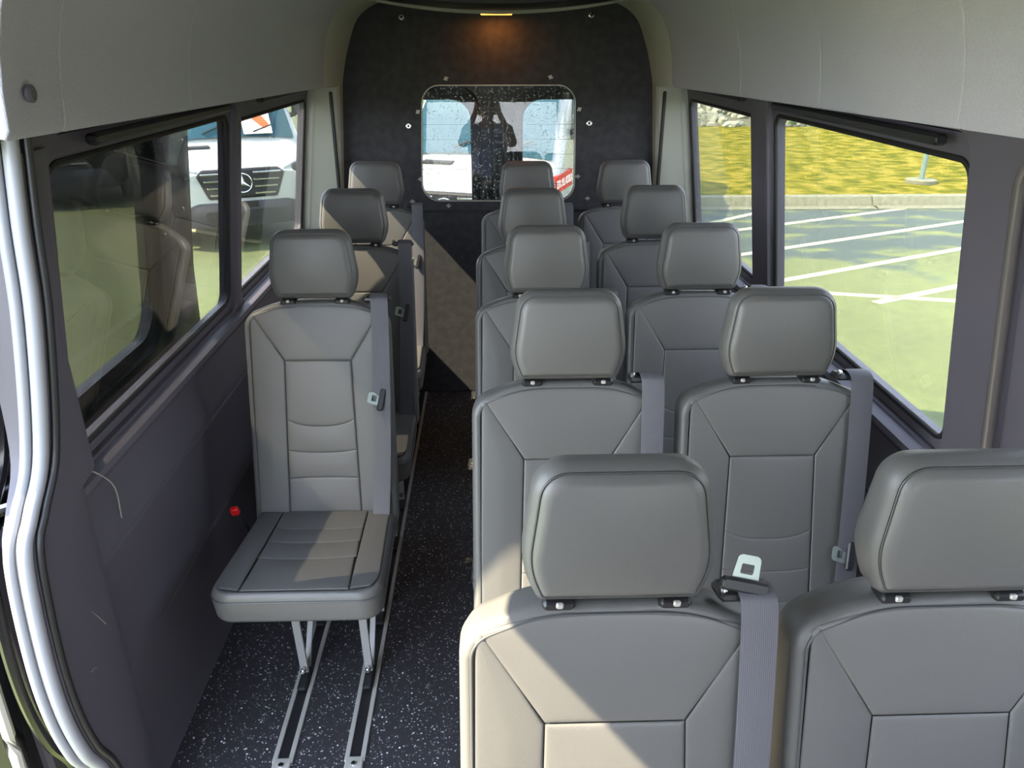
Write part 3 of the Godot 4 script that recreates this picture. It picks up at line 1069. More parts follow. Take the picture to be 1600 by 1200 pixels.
func seat_prototype() -> Node3D:
	var t := thing("passenger_seat", "", "seat")
	# backrest: shell with a rounded rim, front panels divided by seams
	var back := Sh.new()
	var outline := rounded([Vector2(-0.213, -0.05), Vector2(0.213, -0.05), Vector2(0.208, 0.612), Vector2(0.10, 0.655), Vector2(-0.10, 0.655), Vector2(-0.208, 0.612)], [0.03, 0.03, 0.055, 0.25, 0.25, 0.055], 7)
	back.slab(outline, [[0.06, -0.105], [0.025, -0.098], [0.006, -0.08], [0.0, -0.055], [0.0, -0.022], [0.002, -0.011], [0.007, -0.004], [0.016, -0.001], [0.022, -0.006]])
	back.map(on_back)
	var b := put(back, "backrest", M.vinyl_side, t, Vector3.ZERO, 60.0)
	var rim := PackedVector3Array()
	for q in inset(outline, 0.0165):
		rim.append(on_back(Vector3(q.x, q.y, 0.0)))
	rim.append(rim[0])
	rim.append(rim[1])
	var pip := Sh.new()
	pip.tube(rim, 0.0018, 6, -1.0, Vector3(0, 0.22, 0.97))
	put(pip, "seam_piping", M.piping, b)
	var f: Callable = on_back
	put(padded([Vector2(-0.180, 0.612), Vector2(-0.094, 0.478)], [Vector2(0.180, 0.612), Vector2(0.094, 0.478)], f, 0.012, 0.027, 0.0), "upper_panel", M.vinyl, b, Vector3(0, 0.2, 1), 60.0)
	put(padded([Vector2(-0.186, 0.605), Vector2(-0.192, 0.3), Vector2(-0.195, 0.0)], [Vector2(-0.178, 0.613), Vector2(-0.096, 0.477), Vector2(-0.108, 0.0)], f, 0.010), "side_panel", M.vinyl_side, b, Vector3(0, 0.2, 1), 60.0)
	put(padded([Vector2(0.178, 0.613), Vector2(0.096, 0.477), Vector2(0.108, 0.0)], [Vector2(0.186, 0.605), Vector2(0.192, 0.3), Vector2(0.195, 0.0)], f, 0.010), "side_panel", M.vinyl_side, b, Vector3(0, 0.2, 1), 60.0)
	var hs := [0.476, 0.300, 0.205, 0.115, 0.0]
	var bows := [0.0, -0.022, -0.008, 0.004, 0.0]
	for k in 4:
		var w0: float = lerpf(0.106, 0.094, hs[k] / 0.478)
		var w1: float = lerpf(0.106, 0.094, hs[k + 1] / 0.478)
		put(padded([Vector2(-w0, hs[k]), Vector2(-w1, hs[k + 1])], [Vector2(w0, hs[k]), Vector2(w1, hs[k + 1])], f, 0.009, bows[k], bows[k + 1], 0.0009), "centre_panel", M.vinyl, b, Vector3(0, 0.2, 1), 60.0)
	# headrest
	var hr := Sh.new()
	var ho := dense(rounded([Vector2(-0.108, 0.0), Vector2(0.108, 0.0), Vector2(0.130, 0.055), Vector2(0.110, 0.199), Vector2(-0.110, 0.199), Vector2(-0.130, 0.055)], [0.018, 0.018, 0.12, 0.048, 0.048, 0.12], 7), 0.014)
	hr.slab(ho, [[0.07, -0.098], [0.03, -0.094], [0.010, -0.078], [0.001, -0.052], [0.0, -0.022], [0.003, -0.009], [0.010, -0.003], [0.016, -0.006]])
	var tilt := Transform3D(Basis(Vector3.RIGHT, -0.10), Vector3(0, 1.0625, 0.012))
	hr.map(func(p): return Vector3(p.x, p.y, p.z * (1.0 if p.z > -0.03 else lerpf(1.0, 0.72, clampf(p.y / 0.2, 0, 1)))))
	hr.xf(tilt)
	var h := put(hr, "headrest", M.vinyl_side, t, Vector3.ZERO, 60.0)
	var hp := Sh.new()
	var prof := [[0.0115, -0.006], [0.0117, -0.0025], [0.013, 0.0], [0.019, 0.003]]
	for k in 11:
		prof.append([0.019, 0.003, 1.0 - (k + 1) * 0.083])
	hp.slab(ho, prof)
	hp.map(func(p): return Vector3(p.x, p.y, p.z + (0.020 * (1.0 - (p.x / 0.150) ** 2) * (1.0 - ((p.y - 0.10) / 0.128) ** 2) - 0.005 if p.z > 0.0 else 0.0)))
	hp.xf(tilt)
	put(hp, "front_panel", M.vinyl, h, Vector3.ZERO, 60.0)
	var hrim := PackedVector3Array()
	for q in inset(ho, 0.0112):
		hrim.append(tilt * Vector3(q.x, q.y, -0.001))
	hrim.append(hrim[0])
	hrim.append(hrim[1])
	var hpip := Sh.new()
	hpip.tube(hrim, 0.0012, 6, -1.0, Vector3(0, 0.1, 1))
	put(hpip, "seam_piping", M.piping, h)
	for sx in [-1, 1]:
		var post := Sh.new()
		post.tube(PackedVector3Array([Vector3(sx * 0.078, 1.025, -0.032), Vector3(sx * 0.078, 1.095, -0.030)]), 0.006, 10)
		put(post, "headrest_post", M.chrome, t)
		var gd := Sh.new()
		gd.box(Vector3(sx * 0.078 - 0.022, 1.045, -0.030), Vector3(sx * 0.078 + 0.022, 1.0615, 0.006), 0.005)
		var gp := put(gd, "post_guide", M.plastic_dark, t)
		var bt := Sh.new()
		bt.box(Vector3(sx * 0.078 - 0.004, 1.052, 0.002), Vector3(sx * 0.078 + 0.006, 1.0605, 0.009), 0.002)
		put(bt, "release_button", M.alu, gp)
	# cushion
	var cu := Sh.new()
	var co := rounded([Vector2(-0.205, -0.04), Vector2(0.205, -0.04), Vector2(0.217, 0.43), Vector2(-0.217, 0.43)], [0.02, 0.02, 0.06, 0.06], 7)
	cu.slab(co, [[0.03, -0.100], [0.010, -0.098], [0.004, -0.088], [0.0, -0.04], [0.002, -0.024], [0.007, -0.012], [0.013, -0.006], [0.022, -0.008]])
	cu.map(on_cushion)
	var cm := put(cu, "cushion", M.vinyl, t, Vector3.ZERO, 60.0)
	var g: Callable = on_cushion
	var up := Vector3(0, 1, 0)
	var fs := [0.0, 0.10, 0.175, 0.26, 0.415]
	for k in 4:
		put(padded([Vector2(-0.125, fs[k]), Vector2(-0.125 - 0.008 * k / 3.0, fs[k + 1])], [Vector2(0.125, fs[k]), Vector2(0.125 + 0.008 * k / 3.0, fs[k + 1])], g, 0.012, 0.0 if k == 0 else 0.010, 0.010 if k < 3 else 0.0, 0.0009), "seat_panel", M.vinyl, cm, up, 60.0)
	for sx in [-1.0, 1.0]:
		var inn := [Vector2(sx * 0.128, 0.0), Vector2(sx * 0.136, 0.414)]
		var outr := [Vector2(sx * 0.190, 0.0), Vector2(sx * 0.202, 0.36), Vector2(sx * 0.185, 0.402)]
		put(padded(inn if sx > 0 else outr, outr if sx > 0 else inn, g, 0.010), "side_bolster", M.vinyl_side, cm, up, 60.0)
	var crim := PackedVector3Array()
	for p in co:
		crim.append(on_cushion(Vector3(p.x, p.y, -0.03)))
	crim.append(crim[0])
	crim.append(crim[1])
	var cp := Sh.new()
	cp.tube(crim, 0.0022, 6)
	put(cp, "seam_piping", M.piping, cm)
	# under the cushion
	var pan := Sh.new()
	pan.box(Vector3(-0.17, 0.325, 0.10), Vector3(0.17, 0.345, 0.50), 0.004)
	put(pan, "seat_frame", M.plastic_dark, t)
	# belt down the right of the backrest
	belt(t)
	return t

func belt(t: Node3D):
	var path := []
	for q in [[0.662, -0.045], [0.670, -0.02], [0.663, 0.004], [0.642, 0.012], [0.55, 0.014], [0.40, 0.015], [0.25, 0.016], [0.12, 0.018], [0.05, 0.022], [0.0, 0.030]]:
		path.append(on_back(Vector3(0.180, q[0], q[1])))
	var pts := smooth_path(path, 4)
	var rows := []
	for i in pts.size():
		var d := (pts[mini(i + 1, pts.size() - 1)] - pts[maxi(i - 1, 0)]).normalized()
		var n := Vector3.RIGHT.cross(d).normalized()
		var u := float(i) / pts.size()
		var x := 0.012 * sin(u * 5.0) * u
		var row := PackedVector3Array()
		for e in [[-0.025, 0.0], [-0.012, 0.0016], [0.012, 0.0016], [0.025, 0.0], [0.012, -0.001], [-0.012, -0.001]]:
			row.append(pts[i] + Vector3(e[0] + x, 0, 0) - n * e[1])
		rows.append(row)
	var s := Sh.new()
	s.loft(rows)
	put(s, "belt_webbing", M.belt, t, Vector3.ZERO, 60.0)
	var gd := Sh.new()
	gd.box(Vector3(0.135, 0.647, -0.05), Vector3(0.212, 0.664, -0.004), 0.006)
	gd.map(on_back)
	var gp := put(gd, "belt_guide", M.plastic_dark, t)
	var sc := Sh.new()
	sc.lathe([Vector2(0.006, 0.0), Vector2(0.006, 0.004), Vector2(0.003, 0.006)], 8)
	sc.xf(Transform3D(Basis(Vector3.RIGHT, 0.5), on_back(Vector3(0.142, 0.664, -0.012))))
	put(sc, "guide_screw", M.chrome, gp)

func tongue(t: Node3D, at: float, flat := false):
	# steel tongue in its plastic holder, riding on the belt
	var n := Node3D.new()
	n.name = "belt_tongue"
	t.add_child(n, true)
	var h := Sh.new()
	h.box(Vector3(-0.034, -0.008, 0.0), Vector3(0.034, 0.010, 0.012), 0.004)
	var p := Sh.new()
	var o := rounded([Vector2(-0.020, 0.0), Vector2(0.020, 0.0), Vector2(0.016, 0.042), Vector2(-0.016, 0.042)], [0.003, 0.003, 0.007, 0.007], 5)
	var i := rounded([Vector2(-0.009, 0.016), Vector2(0.009, 0.016), Vector2(0.009, 0.030), Vector2(-0.009, 0.030)], [0.002, 0.002, 0.002, 0.002], 5)
	var rows := []
	for q in [[o, 0.0], [o, 0.003], [i, 0.003], [i, 0.0], [o, 0.0]]:
		var row := PackedVector3Array()
		for v in q[0]:
			row.append(Vector3(v.x, v.y, q[1]))
		rows.append(row)
	p.grid(rows, true)
	var x := Transform3D(Basis(), on_back(Vector3(0.182, at, 0.016)))
	if flat:
		x.basis = Basis(Vector3.BACK, -0.25) * Basis(Vector3.RIGHT, -0.35)
		x.origin = on_back(Vector3(0.165, 0.673, -0.005))
	else:
		x.basis = Basis(Vector3.BACK, 1.35) * Basis(Vector3.UP, 0.5)
	h.xf(x)
	p.xf(x)
	put(h, "holder", M.plastic_dark, n)
	put(p, "latch_plate", M.tongue, n)

func legs(t: Node3D, xs: Array, on := 0.0):
	for x in xs:
		var a := Sh.new()
		a.box(Vector3(x - 0.012, 0.0, -0.004), Vector3(x + 0.012, 0.345, 0.004), 0.002)
		a.xf(Transform3D(Basis(Vector3.RIGHT, 0.10), Vector3(0, 0.03, 0.395)))
		var lg := put(a, "front_leg", M.steel, t)
		bolt(lg, Vector3(x, 0.05, 0.408))
		var br := Sh.new()
		br.box(Vector3(x - 0.009, 0.0, -0.004), Vector3(x + 0.009, 0.42, 0.004), 0.002)
		br.xf(Transform3D(Basis(Vector3.RIGHT, -0.72), Vector3(0.004, 0.03, 0.375)))
		put(br, "brace", M.steel, t)
		var b := Sh.new()
		b.box(Vector3(x - 0.012, 0.0, -0.004), Vector3(x + 0.012, 0.32, 0.004), 0.002)
		b.xf(Transform3D(Basis(Vector3.RIGHT, -0.05), Vector3(0, 0.02, 0.12)))
		var rl := put(b, "rear_leg", M.steel, t)
		bolt(rl, Vector3(x, 0.05, 0.13))
		for z in [0.395, 0.12]:
			var ft := Sh.new()
			ft.box(Vector3(x - 0.014, on, z - 0.05), Vector3(x + 0.014, 0.022, z + 0.055), 0.005)
			put(ft, "foot", M.plastic_dark, t)

func bolt(parent: Node3D, at: Vector3):
	var b := Sh.new()
	b.lathe([Vector2(0.008, 0.0), Vector2(0.008, 0.010), Vector2(0.005, 0.013)], 8)
	b.xf(Transform3D(Basis(Vector3.RIGHT, PI / 2), at))
	put(b, "bolt", M.chrome, parent)

func build_seats():
	var proto := seat_prototype()
	var spots := [
		["single black vinyl seat by the left wall with its whole cushion in view", "single seats by the left wall", -0.508, -2.16, 0.36],
		["second single seat by the left wall, half in sun, behind the first", "single seats by the left wall", -0.500, -2.845, 0.40],
		["rearmost single seat by the left wall, against the bulkhead", "single seats by the left wall", -0.515, -3.59, 0.40],
		["nearest aisle seat with a sunlit shoulder and a belt tongue at its top", "aisle seats of the double rows", 0.165, -0.815, -1.0],
		["aisle seat of the second double row, behind the nearest headrest", "aisle seats of the double rows", 0.170, -1.55, 0.3],
		["aisle seat of the third double row, middle of the aisle column", "aisle seats of the double rows", 0.168, -2.195, 0.3],
		["aisle seat of the fourth double row, headrest below the bulkhead window", "aisle seats of the double rows", 0.163, -2.835, 0.3],
		["aisle seat of the last double row, headrest in front of the bulkhead window", "aisle seats of the double rows", 0.178, -3.56, 0.3],
		["nearest window seat, cut off by the right edge of the picture", "window seats of the double rows", 0.620, -0.815, 0.3],
		["window seat of the second double row, its whole back panel in view", "window seats of the double rows", 0.636, -1.55, 0.24],
		["window seat of the third double row, third from the camera on the right", "window seats of the double rows", 0.630, -2.215, 0.3],
		["window seat of the fourth double row, its headrest beside the rear window", "window seats of the double rows", 0.628, -2.885, 0.3],
		["window seat of the last double row, in the corner by the bulkhead", "window seats of the double rows", 0.632, -3.595, 0.3]]
	for k in spots.size():
		var q: Array = spots[k]
		var t: Node3D = proto
		if k > 0:
			t = proto_copy(proto)
		t.position = Vector3(q[2], 0, q[3])
		tag(t, q[0], "seat", q[1])
	var all := find_children("passenger_seat*", "", false, false)
	for k in spots.size():
		var t: Node3D = all[k]
		tongue(t, spots[k][4], spots[k][4] < 0)
		if k < 3:
			legs(t, [-0.562 - t.position.x, -0.372 - t.position.x], 0.0065)
			var bk := Sh.new()
			bk.box(Vector3(-0.012, 0.0, -0.008), Vector3(0.012, 0.10, 0.008), 0.004)
			var x := Transform3D(Basis(Vector3.BACK, 0.18) * Basis(Vector3.RIGHT, 0.25), Vector3(-0.232, 0.375, 0.185))
			bk.xf(x)
			var bb := put(bk, "buckle", M.plastic_dark, t)
			var rb := Sh.new()
			rb.box(Vector3(-0.013, 0.094, -0.009), Vector3(0.013, 0.122, 0.010), 0.005)
			rb.xf(x)
			put(rb, "release_button", M.red, bb)
		else:
			legs(t, [-0.1, 0.1])

func proto_copy(o: Node3D) -> Node3D:
	var c := o.duplicate()
	c.name = numbered("passenger_seat")
	add_child(c)
	return c

# ---------------------------------------------------------------- outside

func flat_patch(pts: Array, y0: float, y1: float) -> Sh:
	var s := Sh.new()
	var o := PackedVector2Array()
	for p in pts:
		o.append(Vector2(p.x, -p.y))
	if Geometry2D.is_polygon_clockwise(o):
		o.reverse()
	s.slab(o, [[0, y0], [0, y1]], true)
	s.map(func(p): return Vector3(p.x, p.z, -p.y))
	return s

func build_outside():
	var lot := setting("parking_lot", "pale grey asphalt parking lot round the van")
	var s := Sh.new()
	s.box(Vector3(-60, GROUND - 0.2, -70), Vector3(60, GROUND, 40))
	M.asphalt.uv1_triplanar = true
	M.asphalt.uv1_world_triplanar = true
	M.asphalt.uv1_scale = Vector3.ONE / 48.0
	M.asphalt.uv1_offset = Vector3(0.5, 0, 34.0 / 48.0)
	put(s, "asphalt", M.asphalt, lot)
	for q in [[3.4, -10.85, 6.9, -12.5], [2.0, -8.95, 7.5, -11.57], [1.6, -7.50, 7.4, -10.34], [4.0, -7.50, 7.8, -9.30], [3.0, -8.0, 8.0, -6.76], [0.9, -9.5, 4.3, -12.2], [-3.1, -10.4, -4.9, -11.6], [-1.4, -8.6, -2.6, -9.0]]:
		var a := Vector2(q[0], q[1])
		var b := Vector2(q[2], q[3])
		var n := (b - a).normalized().orthogonal() * 0.055
		put(flat_patch([a + n, b + n, b - n, a - n], GROUND - 0.001, GROUND + 0.004), "painted_line", M.paint_line, lot)
	# kerb behind the bays, in cast lengths with joints
	var kerb := thing("kerb", "pale concrete kerb along the foot of the lawn", "kerb")
	for k in 16:
		var x := 2.45 + k * 1.95
		var c := Sh.new()
		c.loft([x + 0.008, x + 1.942].map(func(u): return PackedVector3Array([Vector3(u, GROUND - 0.05, -12.40), Vector3(u, GROUND + 0.012, -12.40), Vector3(u, GROUND + 0.02, -12.62), Vector3(u, GROUND + 0.13, -12.68), Vector3(u, GROUND + 0.155, -12.70), Vector3(u, GROUND + 0.16, -12.88), Vector3(u, GROUND - 0.05, -12.88)])))
		put(c, "kerb_length", M.concrete, kerb)
	# lawn rising gently to a stony bank
	var n := FastNoiseLite.new()
	n.frequency = 0.35
	var rows := []
	for j in 34:
		var z := -12.885 - j * 0.29
		var row := PackedVector3Array()
		for i in 70:
			var x := 2.45 + i * 0.45
			row.append(Vector3(x, GROUND + 0.15 + 0.22 * (j / 33.0) + n.get_noise_2d(x * 2.0, z * 2.0) * 0.05, z))
		rows.append(row)
	var g := Sh.new()
	g.grid(rows)
	var lawn := put(g, "lawn", M.grass, null, Vector3.UP)
	tag(lawn, "yellowish green lawn beyond the parking bays on the right", "lawn", "", "stuff")
	var br := []
	for j in 12:
		var row := PackedVector3Array()
		for i in 70:
			var x := 2.45 + i * 0.45
			row.append(Vector3(x, GROUND + 0.34 + j * 0.22 + n.get_noise_2d(x * 3.0, j * 3.0) * 0.12, -22.4 - j * 0.42))
		br.append(row)
	var bank := Sh.new()
	bank.grid(br)
	var soil := put(bank, "bank", plain(Color(0.33, 0.33, 0.26), 0.95), null, Vector3.UP)
	tag(soil, "stony earth bank rising behind the lawn", "bank", "", "structure")
	var stone := Sh.new()
	stone.lathe([Vector2(0.05, -0.08), Vector2(0.13, -0.03), Vector2(0.14, 0.04), Vector2(0.06, 0.10)], 7)
	stone.map(func(p): return p * (1.0 + 0.25 * sin(p.x * 31.0 + p.z * 17.0)))
	var mm := MultiMesh.new()
	mm.transform_format = MultiMesh.TRANSFORM_3D
	mm.mesh = to_mesh(stone, Vector3.ZERO, 20.0)
	mm.instance_count = 3200
	for k in 3200:
		var x := rng.randf_range(2.6, 33.0)
		var u := rng.randf_range(0.0, 11.0)
		var sc := rng.randf_range(0.5, 1.4)
		mm.set_instance_transform(k, Transform3D(Basis.from_euler(Vector3(rng.randf() * 6, rng.randf() * 6, rng.randf() * 6)).scaled(Vector3.ONE * sc), Vector3(x, GROUND + 0.36 + u * 0.22, -22.4 - u * 0.42)))
	var stones := MultiMeshInstance3D.new()
	stones.name = "stones"
	stones.multimesh = mm
	stones.material_override = plain(Color(0.52, 0.53, 0.45), 0.9)
	add_child(stones)
	tag(stones, "pale loose stones covering the bank behind the lawn", "stones", "", "stuff")
	# low green shrub on the bank
	for q in [[8.4, -22.8, 0.5, "round green shrub among the stones, seen through the right rear window"], [11.3, -22.7, 0.45, "low green shrub at the foot of the stony bank above the lawn"], [14.0, -22.9, 0.4, "small green shrub on the stony bank farther right"]]:
		shrub(Vector3(q[0], GROUND + 0.45, q[1]), q[2], q[3])
	# sign pole at the kerb
	var pole := thing("sign_pole", "thin grey green metal pole standing on the lawn by the kerb", "pole", Vector3(7.82, GROUND + 0.2, -13.95))
	var p := Sh.new()
	p.lathe([Vector2(0.045, 0.0), Vector2(0.045, 4.5), Vector2(0.03, 4.52)], 14)
	put(p, "shaft", M.pole, pole)
	var pb := Sh.new()
	pb.lathe([Vector2(0.26, -0.06), Vector2(0.26, 0.03), Vector2(0.22, 0.04)], 18)
	put(pb, "concrete_foot", M.concrete, pole)
	# grass island on the left
	var isl := thing("grass_island", "strip of green grass with a kerb beside the dark van", "lawn")
	put(flat_patch([Vector2(-11.0, -10.6), Vector2(-6.9, -11.4), Vector2(-6.8, -11.75), Vector2(-11.0, -12.0)], GROUND, GROUND + 0.14), "kerb_edge", M.concrete, isl)
	put(flat_patch([Vector2(-10.9, -10.76), Vector2(-7.05, -11.5), Vector2(-6.95, -11.68), Vector2(-10.9, -11.9)], GROUND + 0.02, GROUND + 0.18), "grass_top", M.grass, isl)
	# parked vans
	make_van("white van parked close behind, seen through the bulkhead window", M.paint_white, Vector3(-0.45, GROUND, -8.25), -0.34, true)
	make_van("white van parked at the left rear, its grille facing the side window", M.paint_white, Vector3(-3.12, GROUND, -10.05), 0.42, false)
	make_van("dark van parked farther left behind the grass strip", M.paint_dark, Vector3(-6.8, GROUND, -12.8), 0.40, false)

func shrub(at: Vector3, r: float, label: String):
	var t := thing("shrub", label, "shrub", at, "shrubs on the bank")
	var s := Sh.new()
	var q := RandomNumberGenerator.new()
	q.seed = int(at.x * 100)
	for k in 260:
		var d := Vector3(q.randf_range(-1, 1), q.randf_range(0, 1.1), q.randf_range(-1, 1)).normalized() * r * q.randf_range(0.6, 1.0)
		var b := Basis.from_euler(Vector3(q.randf() * 6, q.randf() * 6, q.randf() * 6))
		var f := s.v.size()
		s.box(Vector3(-0.05, -0.002, -0.025), Vector3(0.05, 0.002, 0.025))
		s.xf(Transform3D(b, d), f)
	var leaves := put(s, "foliage", plain(Color(0.20, 0.33, 0.07), 0.7), t)
	leaves.set_meta("kind", "stuff")
	var st := Sh.new()
	st.tube(PackedVector3Array([Vector3(0, -0.2, 0), Vector3(0.02, r * 0.6, 0)]), 0.03, 6)
	put(st, "stem", plain(Color(0.3, 0.22, 0.15), 0.9), t)

func van_section(u: float) -> Array:
	# half width, roof height and underside at u metres behind the nose
	var stations := [[0.0, 0.74, 0.97, 0.42], [0.06, 0.86, 1.03, 0.34], [0.22, 0.95, 1.08, 0.30], [0.6, 0.985, 1.15, 0.30], [0.95, 0.995, 1.22, 0.30], [1.2, 0.99, 1.50, 0.30], [1.8, 0.955, 2.22, 0.30], [2.2, 0.94, 2.50, 0.30], [2.7, 0.94, 2.62, 0.30], [5.6, 0.94, 2.66, 0.32], [5.8, 0.92, 2.58, 0.4]]
	for k in stations.size() - 1:
		var a: Array = stations[k]
		var b: Array = stations[k + 1]
		if u <= b[0]:
			var t: float = (u - a[0]) / (b[0] - a[0])
			return [lerpf(a[1], b[1], t), lerpf(a[2], b[2], t), lerpf(a[3], b[3], t)]
	return [0.92, 2.58, 0.4]

func make_van(label: String, paint: Material, at: Vector3, turn: float, banner: bool):
	var t := thing("parked_van", label, "van", at, "parked vans")
	t.rotation.y = turn
	var rows := []
	for u in [0.0, 0.02, 0.06, 0.13, 0.22, 0.4, 0.6, 0.8, 0.95, 1.2, 1.5, 1.8, 2.0, 2.2, 2.45, 2.7, 3.6, 4.6, 5.6, 5.8]:
		var q := van_section(u)
		var w: float = q[0]
		var hi: float = q[1]
		var lo: float = q[2]
		var row := PackedVector3Array()
		for k in 40:
			var a := TAU * (k + 0.5) / 40
			var ca := cos(a)
			var sa := sin(a)
			var x: float = signf(ca) * absf(ca) ** 0.28 * w
			var y: float = (lo + hi) / 2 + signf(sa) * absf(sa) ** 0.28 * (hi - lo) / 2
			var narrow := 1.0 - 0.10 * clampf((y - 1.3) / 1.3, 0, 1)
			row.append(Vector3(x * narrow, y, -u))
		rows.append(row)
	var s := Sh.new()
	s.loft(rows)
	put(s, "body", paint, t, Vector3.ZERO, 38.0)
	# windscreen and side glass
	var ws := Sh.new()
	var a := PackedVector3Array()
	var b := PackedVector3Array()
	var wr := []
	for k in 7:
		var u := lerpf(1.02, 1.98, k / 6.0)
		var hy: float = van_section(u)[1] + 0.012
		var hw: float = van_section(u)[0] * (1.0 - 0.10 * clampf((hy - 1.3) / 1.3, 0, 1)) - 0.10
		var row := PackedVector3Array()
		for j in 9:
			var f := j / 4.0 - 1.0
			row.append(Vector3(hw * f, hy - 0.05 * f * f, -u + 0.035))
		wr.append(row)
	ws.grid(wr)
	var wsn := put(ws, "windscreen", M.windshield, t, Vector3(0, 1, 1))
	for q in [[-0.3, 0.25], [0.35, 0.3]]:
		var wp := Sh.new()
		wp.tube(PackedVector3Array([Vector3(q[0], 1.36, -1.00), Vector3(q[0] + q[1], 1.45, -1.08)]), 0.012, 6)
		put(wp, "wiper", M.black, wsn)
	for sx in [-1.0, 1.0]:
		var sg := Sh.new()
		sg.slab(rounded([Vector2(1.55, 1.42), Vector2(2.45, 1.42), Vector2(2.45, 2.10), Vector2(1.95, 2.10)], [0.06, 0.06, 0.06, 0.06]), [[0, -0.01], [0, 0.012]])
		sg.map(func(p): return Vector3(sx * (0.952 - 0.075 * (p.y - 1.3) + p.z), p.y, -p.x))
		put(sg, "side_glass", M.windshield, t)
		# mirror on its arm
		var mr := Sh.new()
		mr.box(Vector3(sx * 1.12 - 0.11, 1.52, -1.62), Vector3(sx * 1.12 + 0.11, 1.92, -1.50), 0.04)
		var mo := put(mr, "mirror", M.bumper, t)
		var arm := Sh.new()
		arm.tube(PackedVector3Array([Vector3(sx * 0.92, 1.50, -1.60), Vector3(sx * 1.06, 1.54, -1.57)]), 0.035, 8)
		put(arm, "mirror_arm", M.bumper, mo)
		# headlamp
		var hl := Sh.new()
		hl.slab(rounded([Vector2(0.50, 0.88), Vector2(0.86, 0.93), Vector2(0.90, 1.12), Vector2(0.78, 1.13), Vector2(0.52, 1.02)], [0.03]), [[0.02, -0.08], [0.0, -0.02], [0.0, 0.0], [0.02, 0.018]])
		hl.map(func(p): return Vector3(sx * p.x, p.y, p.z - 0.02 - 0.42 * maxf(0, p.x - 0.45) ** 1.5))
		var ho := put(hl, "headlamp", M.lamp_glass, t)
		var lens := Sh.new()
		lens.lathe([Vector2(0.06, -0.02), Vector2(0.055, 0.02), Vector2(0.03, 0.03)], 14)
		lens.xf(Transform3D(Basis(Vector3.RIGHT, PI / 2), Vector3(sx * 0.70, 1.0, -0.03)))
		put(lens, "lens", M.bumper, ho)
		# wheels
		for u in [0.95, 4.6]:
			var wh := Sh.new()
			wh.lathe([Vector2(0.20, -0.12), Vector2(0.31, -0.12), Vector2(0.345, -0.09), Vector2(0.345, 0.09), Vector2(0.31, 0.12), Vector2(0.20, 0.12)], 26)
			var xw := Transform3D(Basis(Vector3.BACK, PI / 2), Vector3(sx * 0.90, 0.345, -u))
			wh.xf(xw)
			var tyre := put(wh, "wheel", M.tyre, t)
			var rimm := Sh.new()
			rimm.lathe([Vector2(0.20, -0.118), Vector2(0.20, 0.118), Vector2(0.15, 0.10), Vector2(0.06, 0.125), Vector2(0.03, 0.128)], 20)
			rimm.xf(Transform3D(Basis(Vector3.BACK, -PI / 2 * sx), Vector3(sx * 0.905, 0.345, -u)))
			put(rimm, "rim", M.steel, tyre)
			var archs := Sh.new()
			var ap := PackedVector3Array()
			for k in 13:
				var w := PI * k / 12.0
				ap.append(Vector3(sx * 0.945, 0.345 + sin(w) * 0.41, -u + cos(w) * 0.41))
			archs.tube(ap, 0.06, 8)
			put(archs, "wheel_arch", M.bumper if u < 2.0 else paint, t)
	# grille with bars and ringed star
	var gr := Sh.new()
	gr.slab(rounded([Vector2(-0.42, 0.66), Vector2(0.42, 0.66), Vector2(0.54, 0.96), Vector2(0.46, 1.02), Vector2(-0.46, 1.02), Vector2(-0.54, 0.96)], [0.04]), [[0.0, -0.05], [0.0, 0.012], [0.02, 0.022]])
	var go := put(gr, "grille", M.black, t)
	for k in 4:
		for sx in [-1.0, 1.0]:
			var bar := Sh.new()
			var yb := 0.70 + k * 0.085
			bar.box(Vector3(minf(sx * 0.14, sx * (0.40 + k * 0.03)), yb, 0.015), Vector3(maxf(sx * 0.14, sx * (0.40 + k * 0.03)), yb + 0.028, 0.045), 0.008)
			put(bar, "grille_bar", M.chrome, go)
	var ring := PackedVector3Array()
	for k in 34:
		var w := TAU * k / 32.0
		ring.append(Vector3(cos(w) * 0.115, 0.85 + sin(w) * 0.115, 0.05))
	var st := Sh.new()
	st.tube(ring, 0.010, 8, -1.0, Vector3.BACK)
	for k in 3:
		var w := PI / 2 + TAU * k / 3.0
		var d := Vector3(cos(w), sin(w), 0)
		var e := Vector3(-sin(w), cos(w), 0)
		var c := Vector3(0, 0.85, 0.05)
		var at0 := st.v.size()
		for p in [c + d * 0.108, c - d * 0.022 + e * 0.0, c + e * 0.022 + d * 0.012, c - e * 0.022 + d * 0.012, c + Vector3(0, 0, 0.016), c - Vector3(0, 0, 0.01)]:
			st.v.append(p)
		for f in [[0, 2, 4], [0, 4, 3], [0, 5, 2], [0, 3, 5], [2, 5, 4], [3, 4, 5]]:
			st.tri(at0 + f[0], at0 + f[1], at0 + f[2])
	put(st, "star_emblem", M.chrome, go, Vector3.ZERO, 20.0)
	# bumper
	var bu := Sh.new()
	var br := []
	for k in 17:
		var f := k / 8.0 - 1.0
		var zz := 0.075 - 0.34 * absf(f) ** 4.0
		var x := f * 0.97
		br.append(PackedVector3Array([Vector3(x, 0.30, zz - 0.10), Vector3(x, 0.32, zz), Vector3(x, 0.46, zz + 0.015), Vector3(x, 0.58, zz), Vector3(x, 0.62, zz - 0.04), Vector3(x, 0.60, zz - 0.2)]))
	bu.loft(br)
	var bo := put(bu, "bumper", M.bumper if not banner else paint, t)
	var intake := Sh.new()
	intake.slab(rounded([Vector2(-0.45, 0.36), Vector2(0.45, 0.36), Vector2(0.50, 0.52), Vector2(-0.50, 0.52)], [0.03]), [[0, 0.05], [0, 0.094]])
	put(intake, "air_intake", M.black, bo)
	var lp := Sh.new()
